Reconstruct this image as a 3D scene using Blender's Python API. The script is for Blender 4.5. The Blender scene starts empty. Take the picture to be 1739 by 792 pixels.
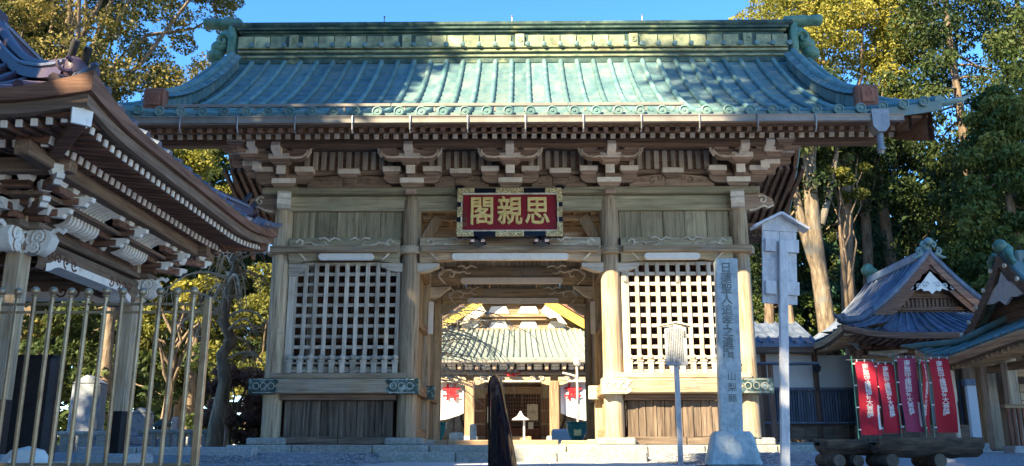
import bpy, bmesh, math, random
import numpy as np
from mathutils import Vector, Matrix
random.seed(7)
S = bpy.context.scene
COL = S.collection
R = math.radians

# ---------------------------------------------------------------- camera, sky, sun, exposure
EYE = 0.22
cam = bpy.data.cameras.new('camera'); cam_o = bpy.data.objects.new('camera', cam); COL.objects.link(cam_o)
cam.sensor_width = 36.0; cam.lens = 36.0 * 1490 / 1739
cam.clip_start = 0.05; cam.clip_end = 600
cam_o.location = (0, 0, EYE)
cam_o.rotation_euler = (R(90 + 13.9), 0, R(0.7))
S.camera = cam_o

SUN_AZ, SUN_EL = R(38), R(35)            # azimuth to the left of straight behind the camera
sdir = Vector((-math.sin(SUN_AZ) * math.cos(SUN_EL), -math.cos(SUN_AZ) * math.cos(SUN_EL), math.sin(SUN_EL)))
W = bpy.data.worlds.new('World'); S.world = W; W.use_nodes = True
wn = W.node_tree
sky = wn.nodes.new('ShaderNodeTexSky'); sky.sky_type = 'NISHITA'; sky.sun_disc = False
sky.sun_elevation = SUN_EL; sky.sun_rotation = math.atan2(sdir.x, sdir.y)
sky.altitude = 1200; sky.air_density = 1.0; sky.dust_density = 0.0; sky.ozone_density = 5.0
hs = wn.nodes.new('ShaderNodeHueSaturation'); hs.inputs['Saturation'].default_value = 1.18
wn.links.new(sky.outputs[0], hs.inputs['Color']); wn.links.new(hs.outputs[0], wn.nodes['Background'].inputs[0])
wn.nodes['Background'].inputs[1].default_value = 0.085
sl = bpy.data.lights.new('sun', 'SUN'); sl.energy = 3.9; sl.angle = R(0.5); sl.color = (1.0, 0.83, 0.55)
so = bpy.data.objects.new('sun', sl); COL.objects.link(so)
so.location = (-20, -25, 30); so.rotation_euler = sdir.to_track_quat('Z', 'Y').to_euler()
S.view_settings.view_transform = 'Standard'; S.view_settings.look = 'None'
S.view_settings.exposure = 2.5; S.view_settings.gamma = 1.0

# ---------------------------------------------------------------- materials
def N(nt, t, **kw):
    n = nt.nodes.new(t)
    for k, v in kw.items():
        if k[0] == 'i' and k[1:].isdigit(): n.inputs[int(k[1:])].default_value = v
        elif k in n.inputs.keys(): n.inputs[k].default_value = v
        else: setattr(n, k, v)
    return n
def ramp(nt, fac, stops):
    r = nt.nodes.new('ShaderNodeValToRGB'); e = r.color_ramp.elements
    while len(e) < len(stops): e.new(0.5)
    for el, (p, c) in zip(e, stops):
        el.position = p; el.color = (c[0], c[1], c[2], 1) if not isinstance(c, (int, float)) else (c, c, c, 1)
    nt.links.new(fac, r.inputs[0]); return r.outputs[0]
def mixc(nt, fac, a, b, mode='MIX'):
    m = nt.nodes.new('ShaderNodeMix'); m.data_type = 'RGBA'; m.blend_type = mode
    for s, v in ((0, fac), (6, a), (7, b)):
        if isinstance(v, bpy.types.NodeSocket): nt.links.new(v, m.inputs[s])
        else: m.inputs[s].default_value = v if isinstance(v, (int, float)) else (v[0], v[1], v[2], 1)
    return m.outputs[2]
MAT = {}
def surf(name, cols, stretch=(1, 1, 1), scale=3.0, rough=0.75, bump=0.25, stain=None, metal=0.0, spec=0.3, vary=0.25, detail=6.0, fine=None, lo=0.3, hi=0.7, bscale=1.0):
    m = bpy.data.materials.new(name); m.use_nodes = True; nt = m.node_tree; b = nt.nodes['Principled BSDF']
    g = N(nt, 'ShaderNodeNewGeometry'); oi = N(nt, 'ShaderNodeObjectInfo')
    mp = N(nt, 'ShaderNodeMapping'); mp.inputs['Scale'].default_value = stretch
    ad = N(nt, 'ShaderNodeVectorMath', operation='ADD'); sc = N(nt, 'ShaderNodeVectorMath', operation='SCALE')
    sc.inputs[0].default_value = (7.1, 3.7, 5.3); nt.links.new(oi.outputs['Random'], sc.inputs['Scale'])
    nt.links.new(g.outputs['Position'], ad.inputs[0]); nt.links.new(sc.outputs[0], ad.inputs[1])
    nt.links.new(ad.outputs[0], mp.inputs[0])
    n = N(nt, 'ShaderNodeTexNoise'); n.inputs['Scale'].default_value = scale; n.inputs['Detail'].default_value = detail; n.inputs['Roughness'].default_value = 0.65
    nt.links.new(mp.outputs[0], n.inputs[0])
    k = len(cols)
    c = ramp(nt, n.outputs[0], [(lo + (hi - lo) * i / max(1, k - 1), cc) for i, cc in enumerate(cols)])
    if stain:
        for scol, sscale, s0, s1 in stain:
            n2 = N(nt, 'ShaderNodeTexNoise'); n2.inputs['Scale'].default_value = sscale; n2.inputs['Detail'].default_value = 7; n2.inputs['Roughness'].default_value = 0.6
            nt.links.new(ad.outputs[0], n2.inputs[0])
            c = mixc(nt, ramp(nt, n2.outputs[0], [(s0, 0.0), (s1, 0.85)]), c, scol)
    if vary:
        h = N(nt, 'ShaderNodeHueSaturation'); mr = N(nt, 'ShaderNodeMapRange'); mr.inputs[3].default_value = 1 - vary; mr.inputs[4].default_value = 1 + vary
        nt.links.new(oi.outputs['Random'], mr.inputs[0]); nt.links.new(mr.outputs[0], h.inputs['Value']); nt.links.new(c, h.inputs['Color']); c = h.outputs[0]
    nt.links.new(c, b.inputs['Base Color'])
    b.inputs['Roughness'].default_value = rough; b.inputs['Metallic'].default_value = metal; b.inputs['Specular IOR Level'].default_value = spec
    if bump:
        bp = N(nt, 'ShaderNodeBump'); bp.inputs['Strength'].default_value = bump; bp.inputs['Distance'].default_value = 0.02 * bscale
        src = n.outputs[0]
        if fine:
            n3 = N(nt, 'ShaderNodeTexNoise'); n3.inputs['Scale'].default_value = fine; n3.inputs['Detail'].default_value = 4
            nt.links.new(ad.outputs[0], n3.inputs[0]); src = n3.outputs[0]
        nt.links.new(src, bp.inputs['Height']); nt.links.new(bp.outputs[0], b.inputs['Normal'])
    MAT[name] = m; return m
ST = {'x': (0.8, 14, 14), 'y': (14, 0.8, 14), 'z': (14, 14, 0.8)}
def woods(name, cols, **kw):
    for a in 'xyz': surf(name + '_' + a, cols, stretch=ST[a], scale=1.6, **kw)
GREY = (0.23, 0.22, 0.18)
woods('old', [(0.15, 0.10, 0.06), (0.40, 0.30, 0.19), (0.55, 0.44, 0.29)], bump=0.6, stain=[((0.40, 0.37, 0.31), 1.3, 0.5, 0.75), ((0.16, 0.11, 0.075), 2.6, 0.6, 0.8)], rough=0.85)
woods('green', [(0.17, 0.14, 0.085), (0.36, 0.305, 0.195), (0.48, 0.42, 0.28)], bump=0.6, stain=[((0.26, 0.25, 0.16), 1.1, 0.45, 0.7), ((0.17, 0.12, 0.08), 2.4, 0.58, 0.8)], rough=0.85)
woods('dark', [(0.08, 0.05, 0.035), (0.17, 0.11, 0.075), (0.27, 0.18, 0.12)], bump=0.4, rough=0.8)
woods('frieze', [(0.15, 0.10, 0.075), (0.31, 0.215, 0.155), (0.44, 0.33, 0.24)], bump=0.4, rough=0.8)
woods('brown', [(0.08, 0.038, 0.026), (0.18, 0.095, 0.062), (0.28, 0.16, 0.105)], bump=0.4, rough=0.8)
woods('tan', [(0.17, 0.108, 0.062), (0.34, 0.23, 0.135), (0.50, 0.36, 0.22)], bump=0.45, rough=0.8, stain=[((0.20, 0.13, 0.08), 2.0, 0.58, 0.8)])
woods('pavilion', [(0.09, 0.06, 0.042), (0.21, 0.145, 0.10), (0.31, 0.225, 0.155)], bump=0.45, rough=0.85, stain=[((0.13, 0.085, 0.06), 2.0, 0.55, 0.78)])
woods('silver', [(0.30, 0.25, 0.19), (0.52, 0.455, 0.36), (0.64, 0.57, 0.46)], bump=0.45, stain=[((0.30, 0.24, 0.18), 2.5, 0.52, 0.72)], rough=0.8)
woods('plank', [(0.06, 0.042, 0.032), (0.20, 0.15, 0.11), (0.50, 0.43, 0.34)], bump=0.7, lo=0.35, hi=0.85, rough=0.85)
surf('white_paint', [(0.66, 0.58, 0.46), (0.82, 0.76, 0.65), (0.86, 0.81, 0.72)], scale=7, bump=0.3, vary=0.10, rough=0.75, stain=[((0.45, 0.35, 0.25), 5, 0.58, 0.8)])
surf('bright_white', [(0.72, 0.68, 0.60), (0.85, 0.82, 0.74)], scale=6, bump=0.2, vary=0.1, rough=0.7, stain=[((0.46, 0.38, 0.28), 9, 0.60, 0.8)])
surf('old_white', [(0.46, 0.38, 0.28), (0.68, 0.60, 0.47), (0.78, 0.71, 0.58)], scale=9, bump=0.3, vary=0.15, stain=[((0.28, 0.20, 0.13), 4, 0.5, 0.75)])
surf('plaster', [(0.60, 0.59, 0.57), (0.68, 0.67, 0.65)], scale=2, bump=0.05, vary=0.03)
surf('copper', [(0.05, 0.12, 0.135), (0.10, 0.18, 0.185), (0.18, 0.235, 0.215)], stretch=(3.0, 1.0, 1.0), scale=1.6, bump=0.2, rough=0.6, spec=0.35, vary=0.14, stain=[((0.20, 0.235, 0.19), 0.9, 0.5, 0.74), ((0.04, 0.085, 0.09), 2.6, 0.56, 0.8)])
surf('copper_roll', [(0.045, 0.125, 0.13), (0.10, 0.19, 0.185), (0.18, 0.245, 0.22)], scale=3.0, bump=0.15, rough=0.55, spec=0.4, vary=0.18, stain=[((0.07, 0.13, 0.12), 3.4, 0.56, 0.8)])
surf('copper_dark', [(0.012, 0.03, 0.028), (0.035, 0.07, 0.06), (0.09, 0.13, 0.085)], scale=3.5, bump=0.4, rough=0.6, vary=0.2, stain=[((0.20, 0.22, 0.11), 2.0, 0.58, 0.70)], lo=0.32, hi=0.72)
surf('copper_pale', [(0.14, 0.20, 0.18), (0.24, 0.28, 0.24), (0.32, 0.34, 0.28)], stretch=(3.0, 1.0, 1.0), scale=1.6, bump=0.2, rough=0.6, vary=0.12)
surf('ridge_sunlit', [(0.07, 0.12, 0.09), (0.26, 0.29, 0.17), (0.46, 0.46, 0.26)], scale=3.5, bump=0.3, rough=0.6, vary=0.2, stain=[((0.16, 0.12, 0.06), 3.0, 0.55, 0.72)])  # yellow-green of sunlit ridge panels put into the base colour
surf('copper_green', [(0.03, 0.10, 0.08), (0.085, 0.20, 0.155), (0.18, 0.30, 0.23)], scale=5, bump=0.3, rough=0.55, vary=0.15, stain=[((0.03, 0.06, 0.05), 5, 0.55, 0.75)])
surf('copper_rust', [(0.12, 0.05, 0.03), (0.26, 0.11, 0.07)], scale=6, bump=0.3, rough=0.65)
surf('copper_blue', [(0.04, 0.055, 0.08), (0.08, 0.105, 0.15), (0.15, 0.18, 0.23)], stretch=(1, 1, 1), scale=3, bump=0.2, rough=0.42, spec=0.5, vary=0.25, stain=[((0.15, 0.13, 0.13), 2.2, 0.55, 0.75)])
surf('plum_tile', [(0.045, 0.03, 0.05), (0.085, 0.06, 0.09)], scale=4, bump=0.25, rough=0.45, spec=0.45, stain=[((0.10, 0.07, 0.06), 4, 0.5, 0.7)])
surf('slate_blue', [(0.09, 0.10, 0.14), (0.17, 0.19, 0.25)], scale=3, bump=0.1, rough=0.4, spec=0.5)
surf('gutter', [(0.15, 0.135, 0.115), (0.26, 0.235, 0.20)], scale=3, bump=0.05, rough=0.45, spec=0.5, vary=0.05)
surf('galvanised', [(0.16, 0.165, 0.17), (0.28, 0.285, 0.29)], scale=8, bump=0.05, rough=0.4, metal=0.4)
surf('teal_metal', [(0.015, 0.035, 0.035), (0.05, 0.09, 0.085), (0.34, 0.44, 0.42)], scale=10, bump=0.3, rough=0.45, metal=0.3, lo=0.35, hi=0.72, stain=[((0.42, 0.50, 0.47), 7, 0.56, 0.66)])
surf('pale_metal', [(0.30, 0.30, 0.24), (0.55, 0.54, 0.44)], scale=12, bump=0.3, rough=0.5, lo=0.4, hi=0.65)
surf('steel', [(0.30, 0.22, 0.13), (0.46, 0.36, 0.23)], scale=5, bump=0.05, rough=0.38, metal=0.6, stain=[((0.20, 0.13, 0.08), 7, 0.52, 0.75)], vary=0.2)
surf('black_rail', [(0.004, 0.004, 0.008), (0.007, 0.008, 0.014)], scale=6, bump=0, rough=0.3, spec=0.0, vary=0).node_tree.nodes['Principled BSDF'].inputs['Coat Weight'].default_value = 0.12
surf('stone', [(0.20, 0.20, 0.18), (0.33, 0.33, 0.30), (0.44, 0.44, 0.40)], scale=22, bump=0.4, rough=0.85, stain=[((0.16, 0.20, 0.13), 2.5, 0.5, 0.75)], vary=0.15)
surf('granite', [(0.26, 0.28, 0.29), (0.38, 0.40, 0.41), (0.50, 0.52, 0.53)], scale=30, bump=0.25, rough=0.8, stain=[((0.18, 0.21, 0.19), 2.2, 0.55, 0.8)], vary=0.08)
surf('pillar_stone', [(0.27, 0.32, 0.33), (0.42, 0.48, 0.48), (0.55, 0.60, 0.58)], scale=12, bump=0.35, rough=0.8, stain=[((0.20, 0.24, 0.23), 2.2, 0.5, 0.72)], vary=0.05)
surf('paving', [(0.36, 0.36, 0.36), (0.48, 0.48, 0.47)], scale=18, bump=0.15, rough=0.8, vary=0.12)
surf('gravel', [(0.12, 0.13, 0.15), (0.26, 0.27, 0.29), (0.42, 0.43, 0.44)], scale=28, bump=0.8, rough=0.9, vary=0)
surf('pebble', [(0.14, 0.15, 0.17), (0.32, 0.33, 0.34), (0.55, 0.55, 0.54)], scale=9, bump=0.2, rough=0.85, vary=0, lo=0.25, hi=0.75)
surf('earth', [(0.10, 0.085, 0.065), (0.2, 0.17, 0.13)], scale=4, bump=0.5, rough=0.95, vary=0)
surf('grave_stone', [(0.16, 0.18, 0.21), (0.28, 0.31, 0.35), (0.38, 0.41, 0.45)], scale=10, bump=0.3, stain=[((0.12, 0.14, 0.12), 2.5, 0.5, 0.75)])
surf('bark', [(0.06, 0.045, 0.032), (0.17, 0.125, 0.085), (0.30, 0.23, 0.16)], stretch=(6, 6, 1.2), scale=2.2, bump=0.9, rough=0.95, bscale=2)
surf('pale_bark', [(0.06, 0.045, 0.03), (0.19, 0.145, 0.095), (0.36, 0.29, 0.20)], stretch=(4, 4, 1.0), scale=2.2, bump=0.8, rough=0.9, stain=[((0.16, 0.17, 0.16), 1.5, 0.5, 0.7)], bscale=2)
surf('twig', [(0.30, 0.24, 0.17), (0.50, 0.42, 0.30)], scale=8, bump=0.2)
surf('rot_log', [(0.035, 0.026, 0.02), (0.10, 0.07, 0.05), (0.20, 0.14, 0.09)], stretch=(1.2, 6, 6), scale=2.5, bump=0.9, rough=0.95, bscale=2)
surf('log_end', [(0.06, 0.042, 0.03), (0.15, 0.105, 0.07)], scale=12, bump=0.4)
surf('red_lacquer', [(0.22, 0.008, 0.012), (0.29, 0.012, 0.018)], scale=5, bump=0.05, rough=0.45, vary=0)
surf('black_lacquer', [(0.004, 0.005, 0.010), (0.010, 0.011, 0.02)], scale=5, bump=0.05, rough=0.3, vary=0)
surf('gold', [(0.72, 0.48, 0.13), (0.92, 0.70, 0.30)], scale=10, bump=0.2, rough=0.4, metal=0.1, vary=0.05)
surf('gold_lace', [(0.30, 0.20, 0.07), (0.80, 0.66, 0.36)], scale=32, bump=0.8, rough=0.45, metal=0.3, vary=0.05, lo=0.42, hi=0.58)
surf('red_cloth', [(0.42, 0.012, 0.03), (0.52, 0.02, 0.04)], scale=3, bump=0.05, rough=0.7, vary=0.08)
surf('faded_cloth', [(0.33, 0.035, 0.085), (0.42, 0.06, 0.12)], scale=3, bump=0.05, rough=0.7, vary=0.05)
surf('white_cloth', [(0.66, 0.64, 0.62), (0.80, 0.78, 0.75)], scale=3, bump=0.05, rough=0.8, vary=0.04)
surf('red_print', [(0.50, 0.012, 0.02), (0.56, 0.02, 0.03)], scale=3, bump=0, vary=0)
surf('ink', [(0.02, 0.025, 0.025), (0.05, 0.055, 0.055)], scale=9, bump=0, vary=0)
surf('carved_ink', [(0.09, 0.11, 0.105), (0.22, 0.26, 0.25)], scale=9, bump=0, vary=0)
surf('green_glaze', [(0.01, 0.09, 0.07), (0.03, 0.19, 0.14)], scale=4, bump=0.03, rough=0.25, spec=0.6)
surf('yellow_paint', [(0.55, 0.36, 0.05), (0.72, 0.50, 0.09)], scale=5, bump=0.1, vary=0.05)
surf('shoji', [(0.60, 0.52, 0.38), (0.68, 0.60, 0.45)], scale=3, bump=0.02, vary=0.03)
surf('black_paint', [(0.012, 0.011, 0.012), (0.03, 0.028, 0.03)], scale=4, bump=0.1, rough=0.6)
surf('grey_paint', [(0.42, 0.43, 0.44), (0.64, 0.64, 0.63)], stretch=(3, 3, 1), scale=7, bump=0.2, vary=0.05, stain=[((0.30, 0.33, 0.37), 9, 0.55, 0.75)])
surf('board_grey', [(0.27, 0.285, 0.30), (0.40, 0.41, 0.42)], stretch=(3, 3, 1), scale=7, bump=0.15, vary=0, stain=[((0.24, 0.24, 0.23), 6, 0.55, 0.75)])
surf('lattice_blue', [(0.07, 0.08, 0.10), (0.17, 0.19, 0.23)], stretch=(9, 9, 1), scale=2, bump=0.2)
surf('pink_paint', [(0.60, 0.42, 0.36), (0.72, 0.56, 0.50)], scale=5, bump=0.1)

def leafmat(name, a, b, c, trans=0.3):
    m = bpy.data.materials.new(name); m.use_nodes = True; nt = m.node_tree; p = nt.nodes['Principled BSDF']; out = nt.nodes['Material Output']
    at = N(nt, 'ShaderNodeAttribute'); at.attribute_name = 'tint'
    c_ = ramp(nt, at.outputs['Fac'], [(0.0, a), (0.5, b), (1.0, c)])
    nt.links.new(c_, p.inputs['Base Color']); p.inputs['Roughness'].default_value = 0.6; p.inputs['Specular IOR Level'].default_value = 0.25
    tr = N(nt, 'ShaderNodeBsdfTranslucent'); nt.links.new(c_, tr.inputs[0])
    ms = N(nt, 'ShaderNodeMixShader'); ms.inputs[0].default_value = trans
    nt.links.new(p.outputs[0], ms.inputs[1]); nt.links.new(tr.outputs[0], ms.inputs[2]); nt.links.new(ms.outputs[0], out.inputs[0])
    MAT[name] = m
leafmat('leaf_dark', (0.016, 0.03, 0.011), (0.042, 0.068, 0.017), (0.10, 0.115, 0.028))
leafmat('leaf_mid', (0.024, 0.043, 0.012), (0.072, 0.105, 0.022), (0.18, 0.185, 0.045))
leafmat('leaf_gold', (0.08, 0.095, 0.015), (0.21, 0.20, 0.03), (0.40, 0.35, 0.065), 0.3)
leafmat('leaf_autumn', (0.022, 0.04, 0.012), (0.10, 0.10, 0.022), (0.31, 0.23, 0.06), 0.3)
leafmat('leaf_lime', (0.035, 0.05, 0.012), (0.11, 0.12, 0.022), (0.27, 0.25, 0.05), 0.35)
leafmat('leaf_russet', (0.10, 0.05, 0.035), (0.20, 0.11, 0.08), (0.34, 0.22, 0.17), 0.3)
leafmat('leaf_blue', (0.012, 0.04, 0.03), (0.03, 0.085, 0.05), (0.07, 0.13, 0.06))

# ---------------------------------------------------------------- mesh helpers
class MB:
    def __init__(s): s.v = []; s.f = []; s.m = []; s.T = None; s.mat = 0
    def add(s, vs, fs, m=None):
        o = len(s.v); T = s.T
        s.v += [tuple(T @ Vector(v)) for v in vs] if T is not None else [tuple(v) for v in vs]
        s.f += [tuple(i + o for i in f) for f in fs]; s.m += [s.mat if m is None else m] * len(fs); return s
    def box(s, c, d, ch=0.0, rot=None, m=None, taper=1.0):
        hx, hy, hz = d[0] / 2, d[1] / 2, d[2] / 2; c = Vector(c)
        if ch <= 0:
            vs = [Vector((sx * hx * (taper if sz < 0 else 1), sy * hy * (taper if sz < 0 else 1), sz * hz)) for sz in (-1, 1) for sy in (-1, 1) for sx in (-1, 1)]
            fs = [(0, 2, 3, 1), (4, 5, 7, 6), (0, 1, 5, 4), (1, 3, 7, 5), (3, 2, 6, 7), (2, 0, 4, 6)]
        else:
            ch = min(ch, hx * 0.9, hy * 0.9, hz * 0.9); vs = []; idx = {}
            for sx in (-1, 1):
                for sy in (-1, 1):
                    for sz in (-1, 1):
                        k = taper if sz < 0 else 1
                        for a in range(3):
                            idx[(sx, sy, sz, a)] = len(vs)
                            vs.append(Vector((sx * (hx - (0 if a == 0 else ch)) * k, sy * (hy - (0 if a == 1 else ch)) * k, sz * (hz - (0 if a == 2 else ch)))))
            fs = []
            for a in range(3):
                b, e = [q for q in range(3) if q != a]
                for sg in (-1, 1):
                    lp = []
                    for p, q in ((-1, -1), (1, -1), (1, 1), (-1, 1)):
                        t = [0, 0, 0]; t[a] = sg; t[b] = p; t[e] = q; lp.append(idx[(*t, a)])
                    fs.append(tuple(lp))
                for p in (-1, 1):
                    for q in (-1, 1):
                        lp = []
                        for sg, ax in ((-1, b), (1, b), (1, e), (-1, e)):
                            t = [0, 0, 0]; t[a] = sg; t[b] = p; t[e] = q; lp.append(idx[(*t, ax)])
                        fs.append(tuple(lp))
            for sx in (-1, 1):
                for sy in (-1, 1):
                    for sz in (-1, 1): fs.append(tuple(idx[(sx, sy, sz, a)] for a in range(3)))
        if rot is not None: vs = [rot @ v for v in vs]
        return s.add([v + c for v in vs], fs, m)
    def bar(s, p0, p1, w, h, ch=0.0, up=(0, 0, 1), m=None):
        p0 = Vector(p0); p1 = Vector(p1); d = p1 - p0; y = d.normalized(); x = y.cross(Vector(up)).normalized(); z = x.cross(y)
        return s.box((p0 + p1) / 2, (w, d.length, h), ch, Matrix((x, y, z)).transposed(), m)
    def tube(s, pts, r, n=8, caps=True, m=None):
        pts = [Vector(p) for p in pts]; k = len(pts); rs = [r] * k if isinstance(r, (int, float)) else list(r)
        t = (pts[1] - pts[0]).normalized(); a = t.orthogonal().normalized(); vs = []
        for i in range(k):
            t2 = (pts[min(i + 1, k - 1)] - pts[max(i - 1, 0)]).normalized()
            a = (a - t2 * a.dot(t2)).normalized(); b = t2.cross(a)
            for j in range(n):
                g = 2 * math.pi * j / n; vs.append(pts[i] + (a * math.cos(g) + b * math.sin(g)) * rs[i])
        fs = [(i * n + j, i * n + (j + 1) % n, (i + 1) * n + (j + 1) % n, (i + 1) * n + j) for i in range(k - 1) for j in range(n)]
        if caps: fs += [tuple(range(n - 1, -1, -1)), tuple(range((k - 1) * n, k * n))]
        return s.add(vs, fs, m)
    def lathe(s, prof, c=(0, 0, 0), n=14, rot=None, m=None):
        vs = []; c = Vector(c)
        for r, z in prof:
            for j in range(n):
                g = 2 * math.pi * j / n; v = Vector((r * math.cos(g), r * math.sin(g), z)); vs.append((rot @ v if rot is not None else v) + c)
        k = len(prof)
        fs = [(i * n + j, i * n + (j + 1) % n, (i + 1) * n + (j + 1) % n, (i + 1) * n + j) for i in range(k - 1) for j in range(n)]
        fs += [tuple(range(n - 1, -1, -1)), tuple(range((k - 1) * n, k * n))]
        return s.add(vs, fs, m)
    def prism(s, poly, plane, at, depth, m=None, mcap=None):
        k = len(poly)
        def P(a, b, e): return {'xz': (a, e, b), 'yz': (e, a, b), 'xy': (a, b, e)}[plane]
        vs = [P(a, b, at) for a, b in poly] + [P(a, b, at + depth) for a, b in poly]
        s.add(vs, [(i, (i + 1) % k, k + (i + 1) % k, k + i) for i in range(k)], m)
        o = len(s.v) - 2 * k
        s.f += [tuple(range(o, o + k)), tuple(range(o + 2 * k - 1, o + k - 1, -1))]
        q = (s.mat if m is None else m) if mcap is None else mcap; s.m += [q, q]; return s
    def sheet(s, rows, m=None):
        k = len(rows[0]); vs = [p for r in rows for p in r]
        return s.add(vs, [(i * k + j, i * k + j + 1, (i + 1) * k + j + 1, (i + 1) * k + j) for i in range(len(rows) - 1) for j in range(k - 1)], m)
    def mesh(s, name, mats, smooth=None):
        me = bpy.data.meshes.new(name); me.from_pydata(s.v, [], s.f)
        for mm in (mats if isinstance(mats, (list, tuple)) else [mats]): me.materials.append(MAT[mm])
        me.polygons.foreach_set('material_index', s.m)
        bm = bmesh.new(); bm.from_mesh(me); bmesh.ops.recalc_face_normals(bm, faces=bm.faces); bm.to_mesh(me); bm.free()
        if smooth:
            me.polygons.foreach_set('use_smooth', [True] * len(me.polygons)); me.set_sharp_from_angle(angle=R(smooth))
        me.update(); return me
def put(name, me, parent=None, loc=(0, 0, 0), rot=(0, 0, 0), scale=(1, 1, 1), label=None):
    o = bpy.data.objects.new(name, me); COL.objects.link(o); o.parent = parent; o.location = loc; o.rotation_euler = rot; o.scale = scale
    if label: o['label'] = label
    return o
def part(name, mb, mats, parent, smooth=None, label=None, kind=None):
    o = put(name, mb.mesh(name, mats, smooth), parent, label=label)
    if kind: o['kind'] = kind
    return o
def thing(name, label, cat, loc=(0, 0, 0), rz=0.0, group=None):
    o = bpy.data.objects.new(name, None); COL.objects.link(o); o.location = loc; o.rotation_euler = (0, 0, rz); o.empty_display_size = 0.2
    o['label'] = label; o['category'] = cat
    if group: o['group'] = group
    return o
def tag(o, label, cat, group=None):
    o['label'] = label; o['category'] = cat
    if group: o['group'] = group
    return o
def struct(name, mb, mats, smooth=None):
    o = put(name, mb.mesh(name, mats, smooth)); o['kind'] = 'structure'; return o
def text(name, body, size, mat, parent, loc, rot, bold=0.0, bev=0.0, ext=0.002, line=1.0, fn=None, label=None, sx=1.0):
    c = bpy.data.curves.new(name, 'FONT'); c.body = body; c.size = size; c.align_x = 'CENTER'; c.align_y = 'TOP' if '\n' in body else 'CENTER'
    c.space_line = line; c.extrude = ext; c.offset = bold; c.bevel_depth = bev; c.bevel_resolution = 1; c.resolution_u = 2
    t = bpy.data.objects.new(name, c); COL.objects.link(t); bpy.context.view_layer.update()
    me = bpy.data.meshes.new_from_object(t.evaluated_get(bpy.context.evaluated_depsgraph_get()))
    bpy.data.objects.remove(t); me.name = name; me.materials.clear(); me.materials.append(MAT[mat])
    if fn:
        for v in me.vertices: v.co = fn(v.co)
    return put(name, me, parent, loc, rot, (sx, 1, 1), label)
def spiral(cx, cz, r, turns, a0=0.0, sg=1, n=14, tail=None):
    pts = [(cx + sg * r * (i / n) * math.cos(a0 + turns * 2 * math.pi * i / n), cz + r * (i / n) * math.sin(a0 + turns * 2 * math.pi * i / n)) for i in range(1, n + 1)]
    return pts + (tail or [])
def arc(cx, cz, rx, rz, a, b, n=8):
    return [(cx + rx * math.cos(R(a + (b - a) * i / n)), cz + rz * math.sin(R(a + (b - a) * i / n))) for i in range(n + 1)]
def bez(a, b, c, d, n=8):
    out = []
    for i in range(n + 1):
        t = i / n; k = ((1 - t) ** 3, 3 * t * (1 - t) ** 2, 3 * t * t * (1 - t), t ** 3)
        out.append(tuple(sum(k[q] * p[j] for q, p in enumerate((a, b, c, d))) for j in range(len(a))))
    return out

# foliage: many small leaf faces spread through clumps; tint is a leaf's own hue, drawn per clump and per leaf
def leaf_mesh(name, clumps, per, size, mat, seed, aspect=1.8, droop=0.0, shell=0.45):
    g = np.random.default_rng(seed); c = np.array([q[0] for q in clumps], float); rr = np.array([q[1] for q in clumps], float); n = len(c) * per
    ci = np.repeat(np.arange(len(c)), per)
    d = g.normal(size=(n, 3)); d /= np.linalg.norm(d, axis=1)[:, None]
    rad = shell + (1 - shell) * g.random(n) ** 0.6
    p = c[ci] + d * rr[ci] * rad[:, None]
    a = g.normal(size=(n, 3)) + d * 0.6; a[:, 2] -= droop * 2; a /= np.linalg.norm(a, axis=1)[:, None]
    b = np.cross(a, g.normal(size=(n, 3))); b /= np.linalg.norm(b, axis=1)[:, None]
    sz = size * (0.55 + 0.9 * g.random(n))[:, None]
    u = a * sz * aspect * 0.5; w = b * sz * 0.5
    v = np.empty((n, 4, 3)); v[:, 0] = p - u; v[:, 1] = p - w * 0.8 + u * 0.1; v[:, 2] = p + u; v[:, 3] = p + w * 0.8 + u * 0.1
    me = bpy.data.meshes.new(name); me.vertices.add(4 * n); me.loops.add(4 * n); me.polygons.add(n)
    me.vertices.foreach_set('co', v.ravel()); me.loops.foreach_set('vertex_index', np.arange(4 * n)); me.polygons.foreach_set('loop_start', np.arange(0, 4 * n, 4))
    me.update(calc_edges=True)
    t = np.clip(g.random(len(c))[ci] * 0.6 + g.random(n) * 0.4, 0, 1)
    at = me.attributes.new('tint', 'FLOAT', 'FACE'); at.data.foreach_set('value', t.astype(np.float32))
    me.materials.append(MAT[mat]); return me
def limb(mb, p0, p1, r0, r1, sag=0.0, n=6, wob=0.05, rnd=random):
    p0 = Vector(p0); p1 = Vector(p1); L = (p1 - p0).length; pts = []; rs = []
    for i in range(n + 1):
        t = i / n; q = p0.lerp(p1, t); q.z -= sag * math.sin(math.pi * t)
        if 0 < i < n: q += Vector((rnd.uniform(-1, 1), rnd.uniform(-1, 1), rnd.uniform(-1, 1))) * wob * L
        pts.append(q); rs.append(r0 + (r1 - r0) * t)
    mb.tube(pts, rs, 7); return pts
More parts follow.
